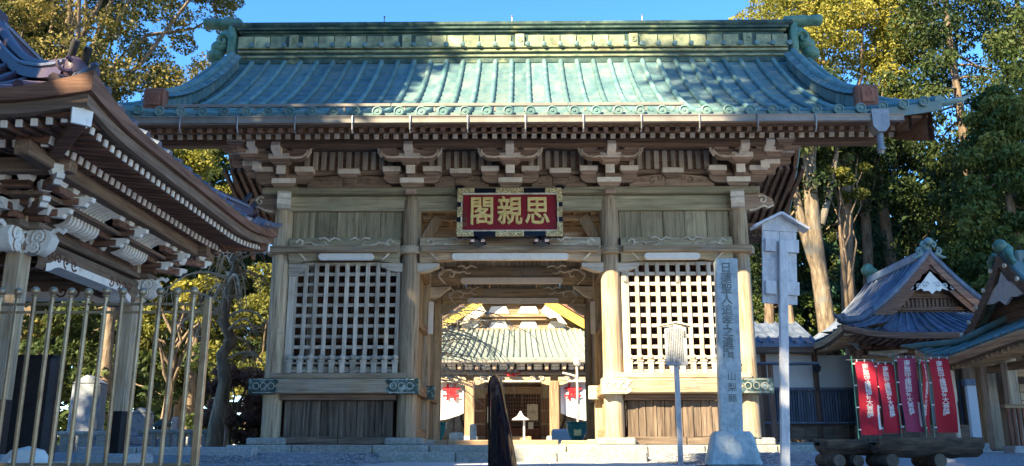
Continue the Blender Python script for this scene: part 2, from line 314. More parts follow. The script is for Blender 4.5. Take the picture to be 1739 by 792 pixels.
def conifer(name, label, loc, h, rad, z0, mat, seed, n=70, per=110, size=0.30, cat='tree', group=None, bark='bark', trunk=0.32, lean=(0, 0), power=0.8, droop=0.35, flat=0.45, crad=(0.13, 0.24)):
    rnd = random.Random(seed); t = thing(name, label, cat, loc, 0, group); mb = MB(); pts = []
    for i in range(9): k = i / 8; pts.append((lean[0] * k + rnd.uniform(-1, 1) * .05, lean[1] * k + rnd.uniform(-1, 1) * .05, h * k * 0.97 - 0.1))
    mb.tube(pts, [trunk * (1.25 if i == 0 else 1) * (1 - 0.9 * i / 8) for i in range(9)], 10)
    cl = []
    for i in range(n):
        k = (i + rnd.random()) / n; z = z0 + (h - z0) * k; rm = rad * (1 - k) ** power + 0.25
        a = i * 2.399 + rnd.uniform(-.5, .5); rr = rm * (0.35 + 0.65 * math.sqrt(rnd.random())); s = rad * rnd.uniform(*crad) * (1.25 - 0.6 * k)
        cx = lean[0] * z / h; cy = lean[1] * z / h
        p = (cx + math.cos(a) * rr, cy + math.sin(a) * rr, z - droop * rr * 0.5)
        cl.append((p, (s * 1.25, s * 1.25, s * (flat + 0.35))))
        if i % 3 == 0 and rr > 0.6: limb(mb, (cx, cy, z + 0.1 * rr), p, 0.05 * trunk / .32 + .01, 0.012, sag=-0.05 * rr, n=4, wob=.03, rnd=rnd)
    part('trunk', mb, bark, t, 60); put('crown', leaf_mesh('crown', cl, per, size, mat, seed, droop=droop), t)
    return t
GX, GY = -0.22, 15.6
# ---------------------------------------------------------------- ground, path, steps
def gauss(a, b): return random.uniform(a, b)
def ground_z(x, y):
    if y < 13.4: return 0.0
    side = min(1, max(0, (abs(x + 0.1) - 2.0) / 0.5)); k = min(1, (y - 13.4) / 1.5); k = k * k * (3 - 2 * k)
    far = min(1, max(0, (y - 14.9) / 0.3))
    return 0.17 * k * (side * (1 - far) + far)
m = MB()
xs = [-150, -60, -30, -16, -10, -7, -5.5, -4.5] + [-4 + .25 * i for i in range(33)] + [4.5, 5.5, 7, 10, 16, 30, 60, 150]
ys = [5.0, 7, 9, 11, 12, 13, 13.4] + [13.4 + .1 * i for i in range(1, 20)] + [15.6, 17, 20, 22, 30, 50, 80, 150, 260]
m.sheet([[(x, y, ground_z(x, y) + (0.012 * math.sin(x * 3.1) * math.sin(y * 2.3) if abs(x) > 2.6 and y < 20 else 0)) for x in xs] for y in ys])
struct('ground', m, 'gravel', 60)
m = MB(); m.sheet([[(x, y, -1.44) for x in (-150, -20, 0, 20, 150)] for y in (-150, -60, -20, 0, 5.02)]); struct('lower_ground', m, 'paving')  # unseen ground, made pale to bounce light up under the eaves
m = MB(); m.box((-76.2, 5.1, -0.72), (147.6, 0.2, 1.44)); m.box((76.2, 5.1, -0.72), (147.6, 0.2, 1.44)); struct('retaining_wall', m, 'stone')
st = MB(); st.box((0, 0, 0), (4.8, 0.46, 0.16), .015); stm = st.mesh('step', 'granite')
steps = MB(); steps.prism([(4.95, -.18), (-.3, -1.42), (4.95, -1.42)], "yz", -2.3, 4.6); sto = struct('stone_steps', steps, 'granite')
for i in range(12): put("step", stm, sto, (0, 4.78 - 0.45 * i, -0.085 - 0.105 * i))
m = MB(); m.box((0.0, 9.9, -0.02), (4.2, 9.7, 0.05)); pth = struct('stone_path', m, 'granite')
pv = [MB().box((0, 0, 0), (w, 0.78, 0.04), .006).mesh('paving_slab', 'paving') for w in (0.66, 0.80, 0.94)]
for j in range(12):
    x = -2.06; y = 5.5 + 0.80 * j; k = j % 3
    while x < 1.9:
        w = (0.66, 0.80, 0.94)[k % 3]; k += 1
        if x + w > 2.2: break
        put('paving_slab', pv[(k - 1) % 3], pth, (x + w / 2, y, 0.014 + random.uniform(-.002, .002))); x += w + 0.014
m = MB(); m.box((-.4, 25.9, .10), (26, 10.2, .20)); struct('courtyard_bounce', m, 'paving')  # unseen pale slab added to bounce light into the gate passage
# raised stone base of the gate, with edging blocks and a granite step
m = MB(); m.box((GX, 17.9, 0.14), (9.3, 5.2, 0.30)); plat = struct('gate_platform', m, 'stone')
x = GX - 4.75; k = 0
while x < GX + 4.7:
    w = (1.1, 1.35, 0.95, 1.2)[k % 4]; k += 1
    b = MB(); b.box((x + w / 2, 15.18, 0.145), (w - .012, 0.34, 0.32), .02); put('edging_stone', b.mesh('edging_stone', 'stone'), plat); x += w
for x0, x1 in ((-2.35, -1.1), (-1.09, 0.55), (0.56, 2.0)):
    b = MB(); b.box(((x0 + x1) / 2, 14.80, 0.09), (x1 - x0, 0.40, 0.20), .018); put('granite_step', b.mesh('granite_step', 'stone'), plat)
# loose pebbles on the slopes beside the step
g = np.random.default_rng(3); m = MB()
ico = [Vector(v).normalized() for v in ((0, 0, 1), (.9, 0, .3), (.28, .85, .3), (-.72, .53, .3), (-.72, -.53, .3), (.28, -.85, .3), (0, 0, -1))]
icf = [(0, 1, 2), (0, 2, 3), (0, 3, 4), (0, 4, 5), (0, 5, 1), (6, 2, 1), (6, 3, 2), (6, 4, 3), (6, 5, 4), (6, 1, 5)]
for i in range(7000):
    y = 12.6 + 2.6 * g.random() ** 0.6; x = g.uniform(-5.2, 5.2)
    if -2.25 < x < 2.1: continue
    s = g.uniform(.012, .032); q = Matrix.Rotation(g.uniform(0, 6), 3, 'Z'); z = ground_z(x, y)
    m.add([(x + (q @ v).x * s * 1.2, y + (q @ v).y * s, z + v.z * s * .7 + .004) for v in ico], icf)
o = put('gravel', m.mesh('gravel', 'pebble')); o['kind'] = 'stuff'
# ---------------------------------------------------------------- the two-storey-high temple gate
GX, GY = -0.22, 15.6
gate = thing('temple_gate', 'weathered wooden temple gate with green copper roof and white lattice windows', 'gate', (GX, GY, 0))
G = gate
CX = (-4.17, -1.81, 1.81, 4.17); CY = (0.0, 2.25, 4.5)
col_me = {}
for r in (0.175, 0.165):
    b = MB(); b.lathe([(r * 1.0, 0.42), (r * 1.01, 1.5), (r, 3.2), (r * 0.99, 4.4), (r * 0.93, 4.66), (r * 0.75, 4.765), (0.05, 4.77)], n=20); col_me[r] = b.mesh('column', 'old_z', 50)
b = MB(); b.box((0, 0, 2.62), (0.30, 0.30, 4.4), 0.02); post_me = b.mesh('post', 'old_z')
b = MB(); b.box((0, 0, 0.36), (0.66, 0.62, 0.13), 0.03); base_me = b.mesh('base_stone', 'stone')
for x in CX:
    for y in CY:
        if y == 2.25: put('post', post_me, G, (x, y, 0))
        else: put('column', col_me[0.175 if abs(x) < 2 else 0.165], G, (x, y, 0))
        put('base_stone', base_me, G, (x, y, 0), (0, 0, 0))

def light_curl(side_x, z, sg, k=1.0):
    """carved tendril: three curls growing inward from one end of a beam"""
    A = lambda pts: [(side_x + sg * px * k, z + pz * k) for px, pz in pts]
    out = [A([(0.0, 0.14), (0.06, 0.19), (0.12, 0.16), (0.11, 0.09), (0.05, 0.06), (0.03, 0.0), (0.10, -0.09), (0.20, -0.19)]),
           A([(0.06, 0.02), (0.16, 0.12), (0.28, 0.13), (0.36, 0.06), (0.33, -0.02), (0.26, -0.01), (0.27, 0.04)]),
           A([(0.34, 0.10), (0.46, 0.07), (0.56, 0.10), (0.52, 0.16)]),
           A([(0.42, 0.20), (0.52, 0.22), (0.60, 0.16), (0.70, 0.22), (0.82, 0.17)]),
           A([(0.55, 0.10), (0.62, 0.05), (0.70, 0.06)])]
    return out
def carved_beam(x0, x1, y, z0, z1, th, eyebrow, curls=True, mat='old_x', k=1.0):
    m = MB(); xs = [x0 + (x1 - x0) * i / 16 for i in range(17)]
    def low(x):
        e = min(x - x0, x1 - x); return z0 + 0.06 * min(1, max(0, (e - 0.15) / 0.35))
    sec = lambda x: [(x, y - th * .30, low(x)), (x, y - th * .5, low(x) + 0.09), (x, y - th * .5, z1 - 0.07), (x, y - th * .36, z1), (x, y + th * .36, z1), (x, y + th * .5, z1 - .07), (x, y + th * .5, low(x) + .09), (x, y + th * .3, low(x)), (x, y - th * .30, low(x))]
    m.sheet([sec(x) for x in xs])
    o = part('carved_beam', m, mat, G, 40)
    if curls:
        c = MB(); zc = (z0 + z1) / 2
        for sx, sg in ((x0 + 0.12, 1), (x1 - 0.12, -1)):
            for ln in light_curl(sx, zc, sg, k): c.tube([(a, y - th * .5 - 0.004, q) for a, q in ln], [0.024] * (len(ln) - 1) + [0.011], 6)
        part('carved_scroll', c, 'old_white', o, 60)
    if eyebrow:
        w = MB(); xa, xb = eyebrow; h = 0.12; zz = z0 + 0.035
        w.prism(arc(xb - h / 2, zz + h / 2, h / 2, h / 2, -90, 90, 6) + arc(xa + h / 2, zz + h / 2, h / 2, h / 2, 90, 270, 6), 'xz', y - th * .5 - 0.05, 0.09)
        part('moulding', w, 'bright_white', o)
    return o
# carved tie beams of the three rows
carved_beam(-4.0, -1.99, -0.06, 3.50, 3.96, 0.26, (-3.45, -2.45), mat='green_x')
carved_beam(1.99, 4.0, -0.06, 3.50, 3.96, 0.26, (2.40, 3.40), mat='green_x')
carved_beam(-1.63, 1.63, -0.06, 3.50, 3.96, 0.26, (-1.05, 1.05))
carved_beam(-1.66, 1.66, 2.25, 3.50, 3.90, 0.24, (-1.05, 1.05), k=1.0)
carved_beam(-1.63, 1.63, 4.5, 3.46, 3.86, 0.24, (-1.05, 1.05), k=1.0)
for y in (2.25, 4.5):
    for i in range(6):
        m = MB(); m.box((-1.36 + .544 * i, y, 4.18), (.538, .05, .66), .006); part('wall_board', m, 'old_z', G)
# projecting tie rail with collars round the inner columns
m = MB()
for a, c in ((-4.32, -2.02), (-1.60, 1.60), (2.02, 4.32)): m.box(((a + c) / 2, -0.17, 3.725), (c - a, 0.28, 0.12), 0.01)
part('tie_rail', m, 'old_x', G)
b = MB(); b.lathe([(0.19, 3.655), (0.25, 3.66), (0.255, 3.76), (0.235, 3.80), (0.19, 3.81)], n=22); cm = b.mesh('collar', 'old_x', 40)
for x in CX: put('collar', cm, G, (x, -0.02, 0))
# boat-shaped bracket arms under the tie beam
b = MB(); pl = [(-0.52, 3.50), (-0.52, 3.43)] + [(-0.50 + 0.06 * i, 3.43 - 0.09 * math.sin(i / 5 * math.pi / 2)) for i in range(1, 6)] + [(0.20 + 0.06 * i, 3.34 + 0.09 * (1 - math.cos(i / 5 * math.pi / 2))) for i in range(0, 6)] + [(0.52, 3.50)]
b.prism(pl, 'xz', -0.11, 0.2); hm = b.mesh('bracket_arm', 'silver_x')
for x in (-1.81, 1.81): put('bracket_arm', hm, G, (x, 0, 0))
b = MB(); b.prism([(0.16, 3.5), (0.16, 3.28), (0.28, 3.26), (0.40, 3.34), (0.50, 3.42), (0.52, 3.5)], 'xz', -0.10, 0.18); hm2 = b.mesh('bracket_arm', 'silver_x')
put('bracket_arm', hm2, G, (-4.17, 0, 0)); put('bracket_arm', hm2, G, (4.17, 0, 0), (0, 0, math.pi))
b = MB(); b.prism([(-0.12, 3.48), (-0.12, 3.30), (0.0, 3.24), (0.14, 3.30), (0.24, 3.40), (0.36, 3.48)], 'xz', -0.1, 0.2)
hm3 = b.mesh('bracket_arm', 'silver_x')
for y in (2.25, 4.5):
    put('bracket_arm', hm3, G, (-1.62, y, 0)); put('bracket_arm', hm3, G, (1.62, y, 0), (0, 0, math.pi))
# head rail, ledge, wall boards
m = MB(); m.box((0, -0.01, 4.625), (8.5, 0.17, 0.28), 0.012); part('head_rail', m, 'green_x', G)
m = MB(); m.box((0, -0.03, 4.835), (9.1, 0.40, 0.13), 0.02); part('ledge', m, 'green_x', G)
for y in (2.25, 4.5):
    m = MB(); m.box((0, y, 4.625), (8.5, 0.17, 0.28), 0.012); part('head_rail', m, 'old_x', G)
    m = MB(); m.box((0, y, 4.845), (9.1, 0.42, 0.14), 0.02); part('ledge', m, 'old_x', G)
b = MB(); b.box((0, 0, 4.225), (0.396, 0.05, 0.53), 0.008); bm_ = b.mesh('wall_board', 'green_z')
for s in (-1, 1):
    for i in range(5): put('wall_board', bm_, G, (s * (2.19 + 0.402 * i), 0.02 + random.uniform(-.006, .006), 0))
# timbers behind the name plaque, over the passage
m = MB(); m.box((0, 0.55, 4.13), (3.3, 0.10, 0.18), .01); m.box((0, 0.35, 4.45), (3.3, 0.1, 0.10), .01)
part('cross_beam', m, 'tan_x', G)
for s in (-1, 1):
    m = MB(); m.bar((s * 1.60, 0.18, 3.98), (s * 1.36, 0.30, 4.46), 0.10, 0.2, .01); part('brace', m, 'tan_z', G)
for k in range(10):
    m = MB(); m.box((-1.62 + 0.36 * k, 2.2, 4.80), (0.09, 4.3, 0.10), .008)
    part('ceiling_joist', m, 'tan_y', G)
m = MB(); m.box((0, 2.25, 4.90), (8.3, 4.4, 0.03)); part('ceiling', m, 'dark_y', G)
# side rooms: lattice windows, rails, planks
vb = MB(); vb.box((0, 0, 2.52), (0.072, 0.05, 1.98), 0.006); vbm = vb.mesh('lattice_bar', 'silver_z')
hb = MB(); hb.box((0, 0, 0), (1.87, 0.042, 0.062), 0.006); hbm = hb.mesh('lattice_bar', 'silver_x')
bl = MB(); bl.box((0, 0, 1.635), (0.09, 0.08, 0.23), 0.008); bl.box((0, 0, 1.735), (0.115, 0.105, 0.03), .006)
bl.lathe([(0.03, 1.75), (0.055, 1.78), (0.062, 1.805), (0.045, 1.835), (0.012, 1.86)], n=8); blm = bl.mesh('baluster', 'silver_z', 40)
pk = MB(); pk.box((0, 0, 0.75), (0.150, 0.04, 0.62), 0.006); pkm = pk.mesh('plank', 'plank_z')
bt = MB(); bt.box((0, -0.035, 0.75), (0.04, 0.03, 0.62), 0.006); btm = bt.mesh('batten', 'plank_z')
for s in (-1, 1):
    xa = 1.99 if s > 0 else -4.0; xb = xa + 2.01                       # clear bay
    la, lb = (xa + 0.10, xb - 0.06) if s > 0 else (xa + 0.12, xb - 0.03)
    m = MB(); m.box(((xa + la) / 2, -0.02, 2.5), (la - xa - .004, 0.12, 2.0), .008); m.box(((xb + lb) / 2, -0.02, 2.5), (xb - lb - .004, 0.12, 2.0), .008); part('window_jamb', m, 'silver_z', G)
    pit = (lb - la) / 10
    for i in range(11): put('lattice_bar', vbm, G, (la + pit * i, -0.045 + random.uniform(-.003, .003), 0))
    for i in range(11): put('lattice_bar', hbm, G, ((la + lb) / 2, -0.018, 1.62 + 0.188 * i))
    m = MB(); m.box(((xa + xb) / 2, -0.13, 1.475), (2.36, 0.30, 0.10), 0.015); part('window_sill', m, 'old_x', G)
    for i in range(11): put('baluster', blm, G, (la + pit * i, -0.145, 0))
    m = MB(); m.box(((la + lb) / 2, -0.145, 1.565), (lb - la, 0.035, 0.04)); m.box(((la + lb) / 2, -0.145, 1.70), (lb - la, 0.035, 0.035)); part('baluster_rail', m, 'silver_x', G)
    # waist beam with metal end sleeves
    x0, x1 = (-4.50, -1.60) if s < 0 else (1.60, 4.50)
    m = MB(); m.box(((x0 + x1) / 2, -0.175, 1.295), (x1 - x0, 0.25, 0.25), 0.02); wb = part('waist_beam', m, 'old_x', G)
    for e0, e1, inner in ((x0 - .02, x0 + 0.50, s > 0), (x1 - 0.56, x1 + .02, s < 0)):
        m = MB(); tip = 0.09 * (1 if (e0 + e1) / 2 < (x0 + x1) / 2 else -1)
        a, c = (e0, e1) if tip > 0 else (e1, e0)
        m.prism([(a, 1.162), (a, 1.428), (c - tip, 1.428), (c, 1.38), (c - tip * .8, 1.295), (c, 1.21), (c - tip, 1.162)], 'xz', -0.312, 0.275)
        mt = 'pale_metal' if (s > 0 and inner) else 'teal_metal'  # inner right sleeve pale: sunlight on it put into the metal colour
        sl_ = part('metal_sleeve', m, mt, G)
        q = MB()
        for j in range(3):
            cx_ = e0 + (e1 - e0) * (0.25 + 0.25 * j)
            q.tube([(cx_ + .055 * math.cos(w), -0.316, 1.295 + .055 * math.sin(w)) for w in [i * math.pi / 5 for i in range(11)]], 0.009, 5, caps=False)
        for zz in (1.185, 1.405): q.box(((e0 + e1) / 2, -0.314, zz), (abs(e1 - e0) - .16, 0.01, 0.012))
        part('metal_ornament', q, 'pale_metal', sl_)
    m = MB(); m.box(((xa + xb) / 2, -0.06, 1.115), (2.02, 0.16, 0.10), .01); part('lower_rail', m, 'dark_x', G)
    for i in range(12):
        put('plank', pkm, G, (xa + 0.13 + 0.159 * i, 0.0 + random.uniform(-.012, .012), random.uniform(-.006, .006)), (0, 0, random.uniform(-.02, .02)))
        if i < 11 and i % 2 == 0: put('batten', btm, G, (xa + 0.21 + 0.159 * i, 0, 0))
    m = MB(); m.box((xa + 0.52, -0.06, 0.375), (1.02, 0.24, 0.14), .015); m.box((xa + 1.53, -0.06, 0.372), (0.98, 0.24, 0.13), .015); part('ground_sill', m, 'plank_x', G)
    # inner (passage) wall, outer wall, back wall of the side room
    px = 1.81 * s
    for j in range(6): 
        m = MB(); m.box((px, 0.36 + 0.31 * j, 2.05), (0.05, 0.306, 3.2), .006); part('passage_board', m, 'old_z', G)
    m = MB(); m.box((px - s * .06, 1.12, 1.32), (0.16, 2.0, 0.22), .012); m.box((px - s * .05, 1.12, 0.5), (0.14, 2.0, 0.2), .012); m.box((px - s * .05, 1.12, 2.55), (0.12, 2.0, 0.16), .012); m.box((px - s * .05, 1.12, 3.6), (0.14, 2.0, 0.2), .012)
    part('passage_rail', m, 'tan_y', G)
    m = MB(); m.box((px - s * .19, 2.06, 1.32), (0.20, 0.12, 0.25), .01); en = part('beam_end', m, 'tan_y', G)
    m = MB(); m.box((px - s * .19, 1.96, 1.32), (0.215, 0.10, 0.265), .01); part('metal_cap', m, 'teal_metal' if s < 0 else 'pale_metal', en)  # right cap takes the same pale tone, its lit look as colour
    for j in range(6):
        m = MB(); m.box((s * 4.17, 0.36 + 0.31 * j, 2.4), (0.05, 0.306, 3.9), .006); part('side_board', m, 'brown_z', G)
    for j in range(7):
        m = MB(); m.box((xa + 0.14 + 0.288 * j, 2.25, 2.45), (0.283, 0.05, 4.1), .006); part('back_board', m, 'brown_z', G)
    m = MB(); m.box(((xa + xb) / 2, 2.16, 2.4), (2.0, 0.1, 0.14)); m.box(((xa + xb) / 2, 2.16, 1.2), (2.0, 0.1, 0.14)); part('back_rail', m, 'brown_x', G)
    for j in range(6):                                                   # rear passage walls
        m = MB(); m.box((px, 2.61 + 0.31 * j, 2.05), (0.05, 0.306, 3.2), .006); part('passage_board', m, 'old_z', G)
    m = MB(); m.box((px - s * .05, 3.37, 1.32), (0.14, 2.0, 0.2), .012); m.box((px - s * .05, 3.37, 3.6), (0.14, 2.0, 0.2), .012); part('passage_rail', m, 'tan_y', G)
    m = MB(); m.box((px - s * 0.165, 2.09, 2.83), (0.105, 0.02, 0.66), .003); part('votive_strip', m, 'white_cloth', G)
    # timber threshold pieces with stone ends
m = MB(); m.box((-0.12, -0.02, 0.29), (1.9, 0.24, 0.20), .015); m.box((-1.20, -0.02, 0.287), (0.22, 0.20, 0.19), .012); m.box((1.27, -0.02, 0.287), (0.78, 0.23, 0.19), .015); part('threshold', m, 'tan_x', G)
m = MB(); m.box((0.86, -0.03, 0.26), (0.03, 0.2, 0.14)); m.box((-1.46, -0.03, 0.26), (0.24, 0.22, 0.15), .01); part('threshold_stone', m, 'stone', G)

# ---------------- frieze and bracket sets
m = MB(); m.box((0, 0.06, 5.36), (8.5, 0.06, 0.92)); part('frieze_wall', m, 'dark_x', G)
m = MB(); m.box((0, 0.0, 5.235), (8.5, 0.10, 0.10), .01); m.box((0, -0.05, 5.715), (8.9, 0.20, 0.085), .01); part('frieze_rail', m, 'frieze_x', G)
sm = MB(); sm.box((0, 0.005, 5.475), (0.092, 0.05, 0.37), 0.008); smm = sm.mesh('frieze_slat', 'silver_z')
for i in range(54):
    x = -4.12 + i * 0.1555
    if min(abs(x - q) for q in (-4.17, -1.81, 0, 1.81, 4.17)) > 0.30: put('frieze_slat', smm, G, (x, 0, 0))
# carved lower frieze panels with scroll relief
for x0, x1 in ((-3.75, -2.2), (-1.4, -0.4), (0.4, 1.4), (2.2, 3.75)):
    m = MB(); w = x1 - x0; m.prism([(x0, 4.93)] + [(x0 + w * i / 12, 4.93 + 0.24 * math.sin(math.pi * (0.12 + 0.76 * i / 12)) ** 0.5) for i in range(13)] + [(x1, 4.93)], 'xz', -0.10, 0.12)
    o = part('frieze_carving', m, 'frieze_x', G); c = MB(); xm = (x0 + x1) / 2
    for sg in (-1, 1):
        for k, (dx, dz, r, tr) in enumerate(((0.34, 0.07, 0.075, 1.2), (0.20, 0.13, 0.05, 1.0), (0.52, 0.10, 0.05, 1.0))):
            if dx < w / 2 - .03: c.tube([(a, -0.105, q) for a, q in spiral(xm + sg * dx, 4.97 + dz, r, tr, 0.5, sg, 10, )], 0.014, 5)
    c.box((xm, -0.10, 5.03), (0.26, 0.03, 0.16), .02)
    part('carved_scroll', c, 'frieze_x', o, 60)
bb = MB(); bb.box((0, 0, 0.05), (0.33, 0.26, 0.10), 0.008, m=0); bb.box((0, 0, -0.035), (0.33, 0.26, 0.07), 0, m=1, taper=0.66)
block_me = bb.mesh('bearing_block', ['white_paint', 'frieze_x'])
bb = MB(); bb.box((0, 0, 0.06), (0.44, 0.34, 0.10), 0.01, m=0); bb.box((0, 0, -0.04), (0.44, 0.34, 0.10), 0, m=1, taper=0.66)
big_me = bb.mesh('bearing_block', ['white_paint', 'frieze_x'])
def boat(L, h, y, th, z):
    n = 6; e = 0.16
    lo = [(-L + e * (1 - math.cos(i / n * math.pi / 2)) , z - h * math.sin(i / n * math.pi / 2)) for i in range(n + 1)]
    return [(-L, z + 0.06)] + lo + [(-a, q) for a, q in lo[::-1]] + [(L, z + 0.06)]
def nose_poly(y0, y1, z0, z1):
    return [(y0, z0), (y0, z1), (y1 + .02, z1), (y1, z1 - .03), (y1 + .015, (z0 + z1) / 2), (y1 + .05, z0 + .05), (y1 + .15, z0)]
bs = MB(); bs.prism(boat(0.52, 0.12, 0, 0, 5.10), 'xz', -0.20, 0.16); bs.prism(boat(0.50, 0.12, 0, 0, 5.42), 'xz', -0.62, 0.14)
bs.prism(nose_poly(0.0, -0.42, 5.08, 5.28), 'yz', -0.075, 0.15); bs.prism(nose_poly(0.0, -0.66, 5.30, 5.46), 'yz', -0.07, 0.14)
set_me = bs.mesh('bracket_set', 'frieze_x')
nf = MB(); nf.box((0, -0.435, 5.19), (0.165, 0.03, 0.19), .008); nf.prism([(-0.66, 5.36), (-0.86, 5.40), (-0.90, 5.48), (-0.86, 5.56), (-0.80, 5.60), (-0.66, 5.58)], 'yz', -0.075, 0.15); nose_me = nf.mesh('bracket_nose', 'white_paint')
def set_curl(sg):
    c = MB(); c.tube([(sg * a, -0.60, z) for a, z in ((0.50, 5.36), (0.56, 5.45), (0.56, 5.53), (0.66, 5.55), (0.74, 5.60), (0.86, 5.60), (0.98, 5.66))], [0.03, .03, .035, .03, .035, .03, .02], 6)
    c.tube([(sg * a, -0.63, z) for a, z in ((0.14, 5.36), (0.28, 5.335), (0.42, 5.35), (0.51, 5.42), (0.515, 5.48))], 0.022, 6)
    return c.mesh('bracket_scroll', 'old_white', 60)
curl_me = {sg: set_curl(sg) for sg in (-1, 1)}
for x in (-4.17, -1.81, 0.0, 1.81, 4.17):
    o = put('bracket_set', set_me, G, (x, 0, 0))
    put('bearing_block', big_me, o, (0, -0.07, 4.97))
    for dx in (-0.37, 0.37): put('bearing_block', block_me, o, (dx, -0.14, 5.19))
    put('bearing_block', block_me, o, (0, -0.50, 5.32), (0, 0, 0), (1.15, 1, 1))
    for dx in (-0.37, 0, 0.37): put('bearing_block', block_me, o, (dx, -0.56, 5.53))
    put('bracket_nose', nose_me, o)
    for sg in (-1, 1):
        if not (abs(x) > 4 and sg * x > 0): put('bracket_scroll', curl_me[sg], o)
    if abs(x) > 4:                                                       # corner sets reach sideways too
        sg = 1 if x > 0 else -1
        m = MB(); m.box((sg * 0.35, -0.1, 5.22), (0.7, 0.15, 0.16), .01); m.box((sg * 0.50, -0.1, 5.42), (1.0, 0.15, 0.16), .01); m.bar((0, 0, 5.5), (sg * 0.75, -0.75, 5.5), .14, .16, .01)
        part('bracket_arm', m, 'frieze_x', o)
        for dx, dz, dy in ((0.62, 5.32, -.1), (0.9, 5.53, -.1), (0.55, 5.40, -.55), (0.72, 5.56, -.75), (0.9, 5.53, -.62)): put('bearing_block', block_me, o, (sg * dx, dy, dz))
        put('bracket_nose', nose_me, o, (sg * 0.45, 0.02, 0.08)); put('bracket_nose', nose_me, o, (sg * 0.42, -0.05, 0.30))
        h = MB(); h.prism([(sg * a, z) for a, z in ((0.10, 4.78), (0.42, 4.80), (0.62, 4.70), (0.66, 4.58), (0.52, 4.52), (0.46, 4.58), (0.36, 4.50), (0.22, 4.46), (0.10, 4.46))], 'xz', -0.10, 0.2)
        k = part('beam_nose', h, 'frieze_x', G); k.location = (x, 0, 0)
        c = MB(); c.tube([(a, -0.11, q) for a, q in spiral(sg * 0.44, 4.67, 0.09, 1.3, 0.5, sg, 12)], 0.018, 6); c.tube([(sg * a, -.105, q) for a, q in ((.2, 4.47), (.34, 4.50), (.46, 4.56), (.54, 4.52), (.64, 4.57))], .018, 5); part('carved_scroll', c, 'old_white', k, 60)
        h = MB(); h.prism([(-0.10, 4.80), (-0.34, 4.80), (-0.42, 4.74), (-0.38, 4.68), (-0.44, 4.62), (-0.40, 4.54), (-0.30, 4.49), (-0.10, 4.50)], 'yz', -0.12, 0.24); k = part('beam_nose', h, 'white_paint', G); k.location = (x + sg * .02, 0, 0); k.rotation_euler = (0, 0, sg * -.25)
    else:
        m = MB(); m.box((0, -0.34, 4.78), (0.2, 0.1, 0.1), .02); part('beam_nose', m, 'frieze_x', G).location = (x, 0, 0)
for x in (-2.99, -.92, .92, 2.99): put('bearing_block', block_me, G, (x, -.07, 5.17), (0, 0, 0), (1.2, 1, 1))
# ---------------- eaves: purlin, rafters, eave boards
m = MB()
for y, z in ((-0.75, 5.575), (5.25, 5.52)): m.box((0, y, z), (13.0, 0.20, 0.16), .015)
m.box((0, 2.25, 8.1), (12.6, 0.24, 0.26), .015)
for y, z in ((0.6, 6.75), (3.9, 6.75)): m.box((0, y, z), (12.6, 0.2, 0.22), .01)
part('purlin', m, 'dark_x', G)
m = MB(); m.box((0, -1.33, 5.555), (13.3, 0.10, 0.06), .008); m.box((0, -1.83, 5.49), (13.5, 0.12, 0.06), .008); m.box((0, -2.00, 5.50), (13.7, 0.22, 0.06), .008)
part('eave_board', m, 'dark_x', G)
r1 = MB(); r1.bar((0, -1.32, 5.475), (0, 1.2, 6.40), 0.085, 0.095, .006, m=0); r1.box((0, -1.335, 5.473), (0.087, 0.02, 0.09), .004, Matrix.Rotation(0.35, 3, 'X'), m=1)
r1m = r1.mesh('rafter', ['dark_y', 'old_white'])
r2 = MB(); r2.bar((0, -1.80, 5.415), (0, -0.95, 5.72), 0.075, 0.085, .006, m=0); r2.box((0, -1.815, 5.413), (0.077, 0.02, 0.08), .004, Matrix.Rotation(0.35, 3, 'X'), m=1)
r2m = r2.mesh('flying_rafter', ['dark_y', 'frieze_x'])
for i in range(78):
    x = -6.545 + 0.17 * i
    put('rafter', r1m, G, (x, random.uniform(-.01, .01), random.uniform(-.006, .006))); put('flying_rafter', r2m, G, (x, random.uniform(-.01, .01), 0))
for i in range(78): put('rafter', r1m, G, (-6.545 + 0.17 * i, 4.5, 0), (0, 0, math.pi))

# ---------------- roof
RZ0, RISE = 5.52, 3.07
def gz(t): return RZ0 + RISE * (0.52 * t + 0.48 * t * t)
def groof(u, t, rear=False, dz=0.0):
    a = abs(u); x = a
    if a > 6.03: x = 6.03 + (a - 6.03) * (1 - 0.55 * t)
    z = gz(t) + 0.20 * max(0, (a - 5.0) / 2.1) ** 2 * (1 - t) - 0.30 * max(0, (x - 6.1)) ** 1.5 * t + dz
    y = -2.22 + 4.47 * t
    return (math.copysign(x, u), 4.5 - y if rear else y, z)
roof_m = MB()
US = [-7.0 + 14.0 * i / 40 for i in range(41)]; TS = [i / 12 for i in range(13)]
for rear in (False, True): roof_m.sheet([[groof(u, t, rear, -0.14) for u in US] for t in TS])
roof = part('roof', roof_m, 'dark_x', G)
edge = MB()
for rear in (False, True):
    edge.sheet([[groof(u, 0.0, rear, -0.15) for u in US], [tuple(Vector(groof(u, 0.0, rear, -0.15)) + Vector((0, (0.04 if rear else -0.04), 0))) for u in US], [tuple(Vector(groof(u, 0.0, rear, 0.015)) + Vector((0, (0.04 if rear else -0.04), 0))) for u in US], [groof(u, 0.02, rear, 0.015) for u in US]])
part('eave_edge', edge, 'copper', roof)
PIT = 12.06 / 34
rolls = [-6.03 + PIT * i for i in range(35)]; rolls = [-6.98, -6.70, -6.37] + rolls + [6.37, 6.70, 6.98]
def pan(u0, u1, rear, n=15, t1=0.985, P=groof, lift=0.024):
    m = MB(); rows = []
    for k in range(n):
        ta, tb = t1 * k / n, t1 * (k + 1) / n
        us = (u0, (u0 * 2 + u1) / 3, (u0 + 2 * u1) / 3, u1); sag = (0, -.012, -.012, 0)
        rows += [[P(u, ta, rear, lift + s_) for u, s_ in zip(us, sag)], [P(u, tb, rear, s_) for u, s_ in zip(us, sag)]]
    m.sheet(rows); return m
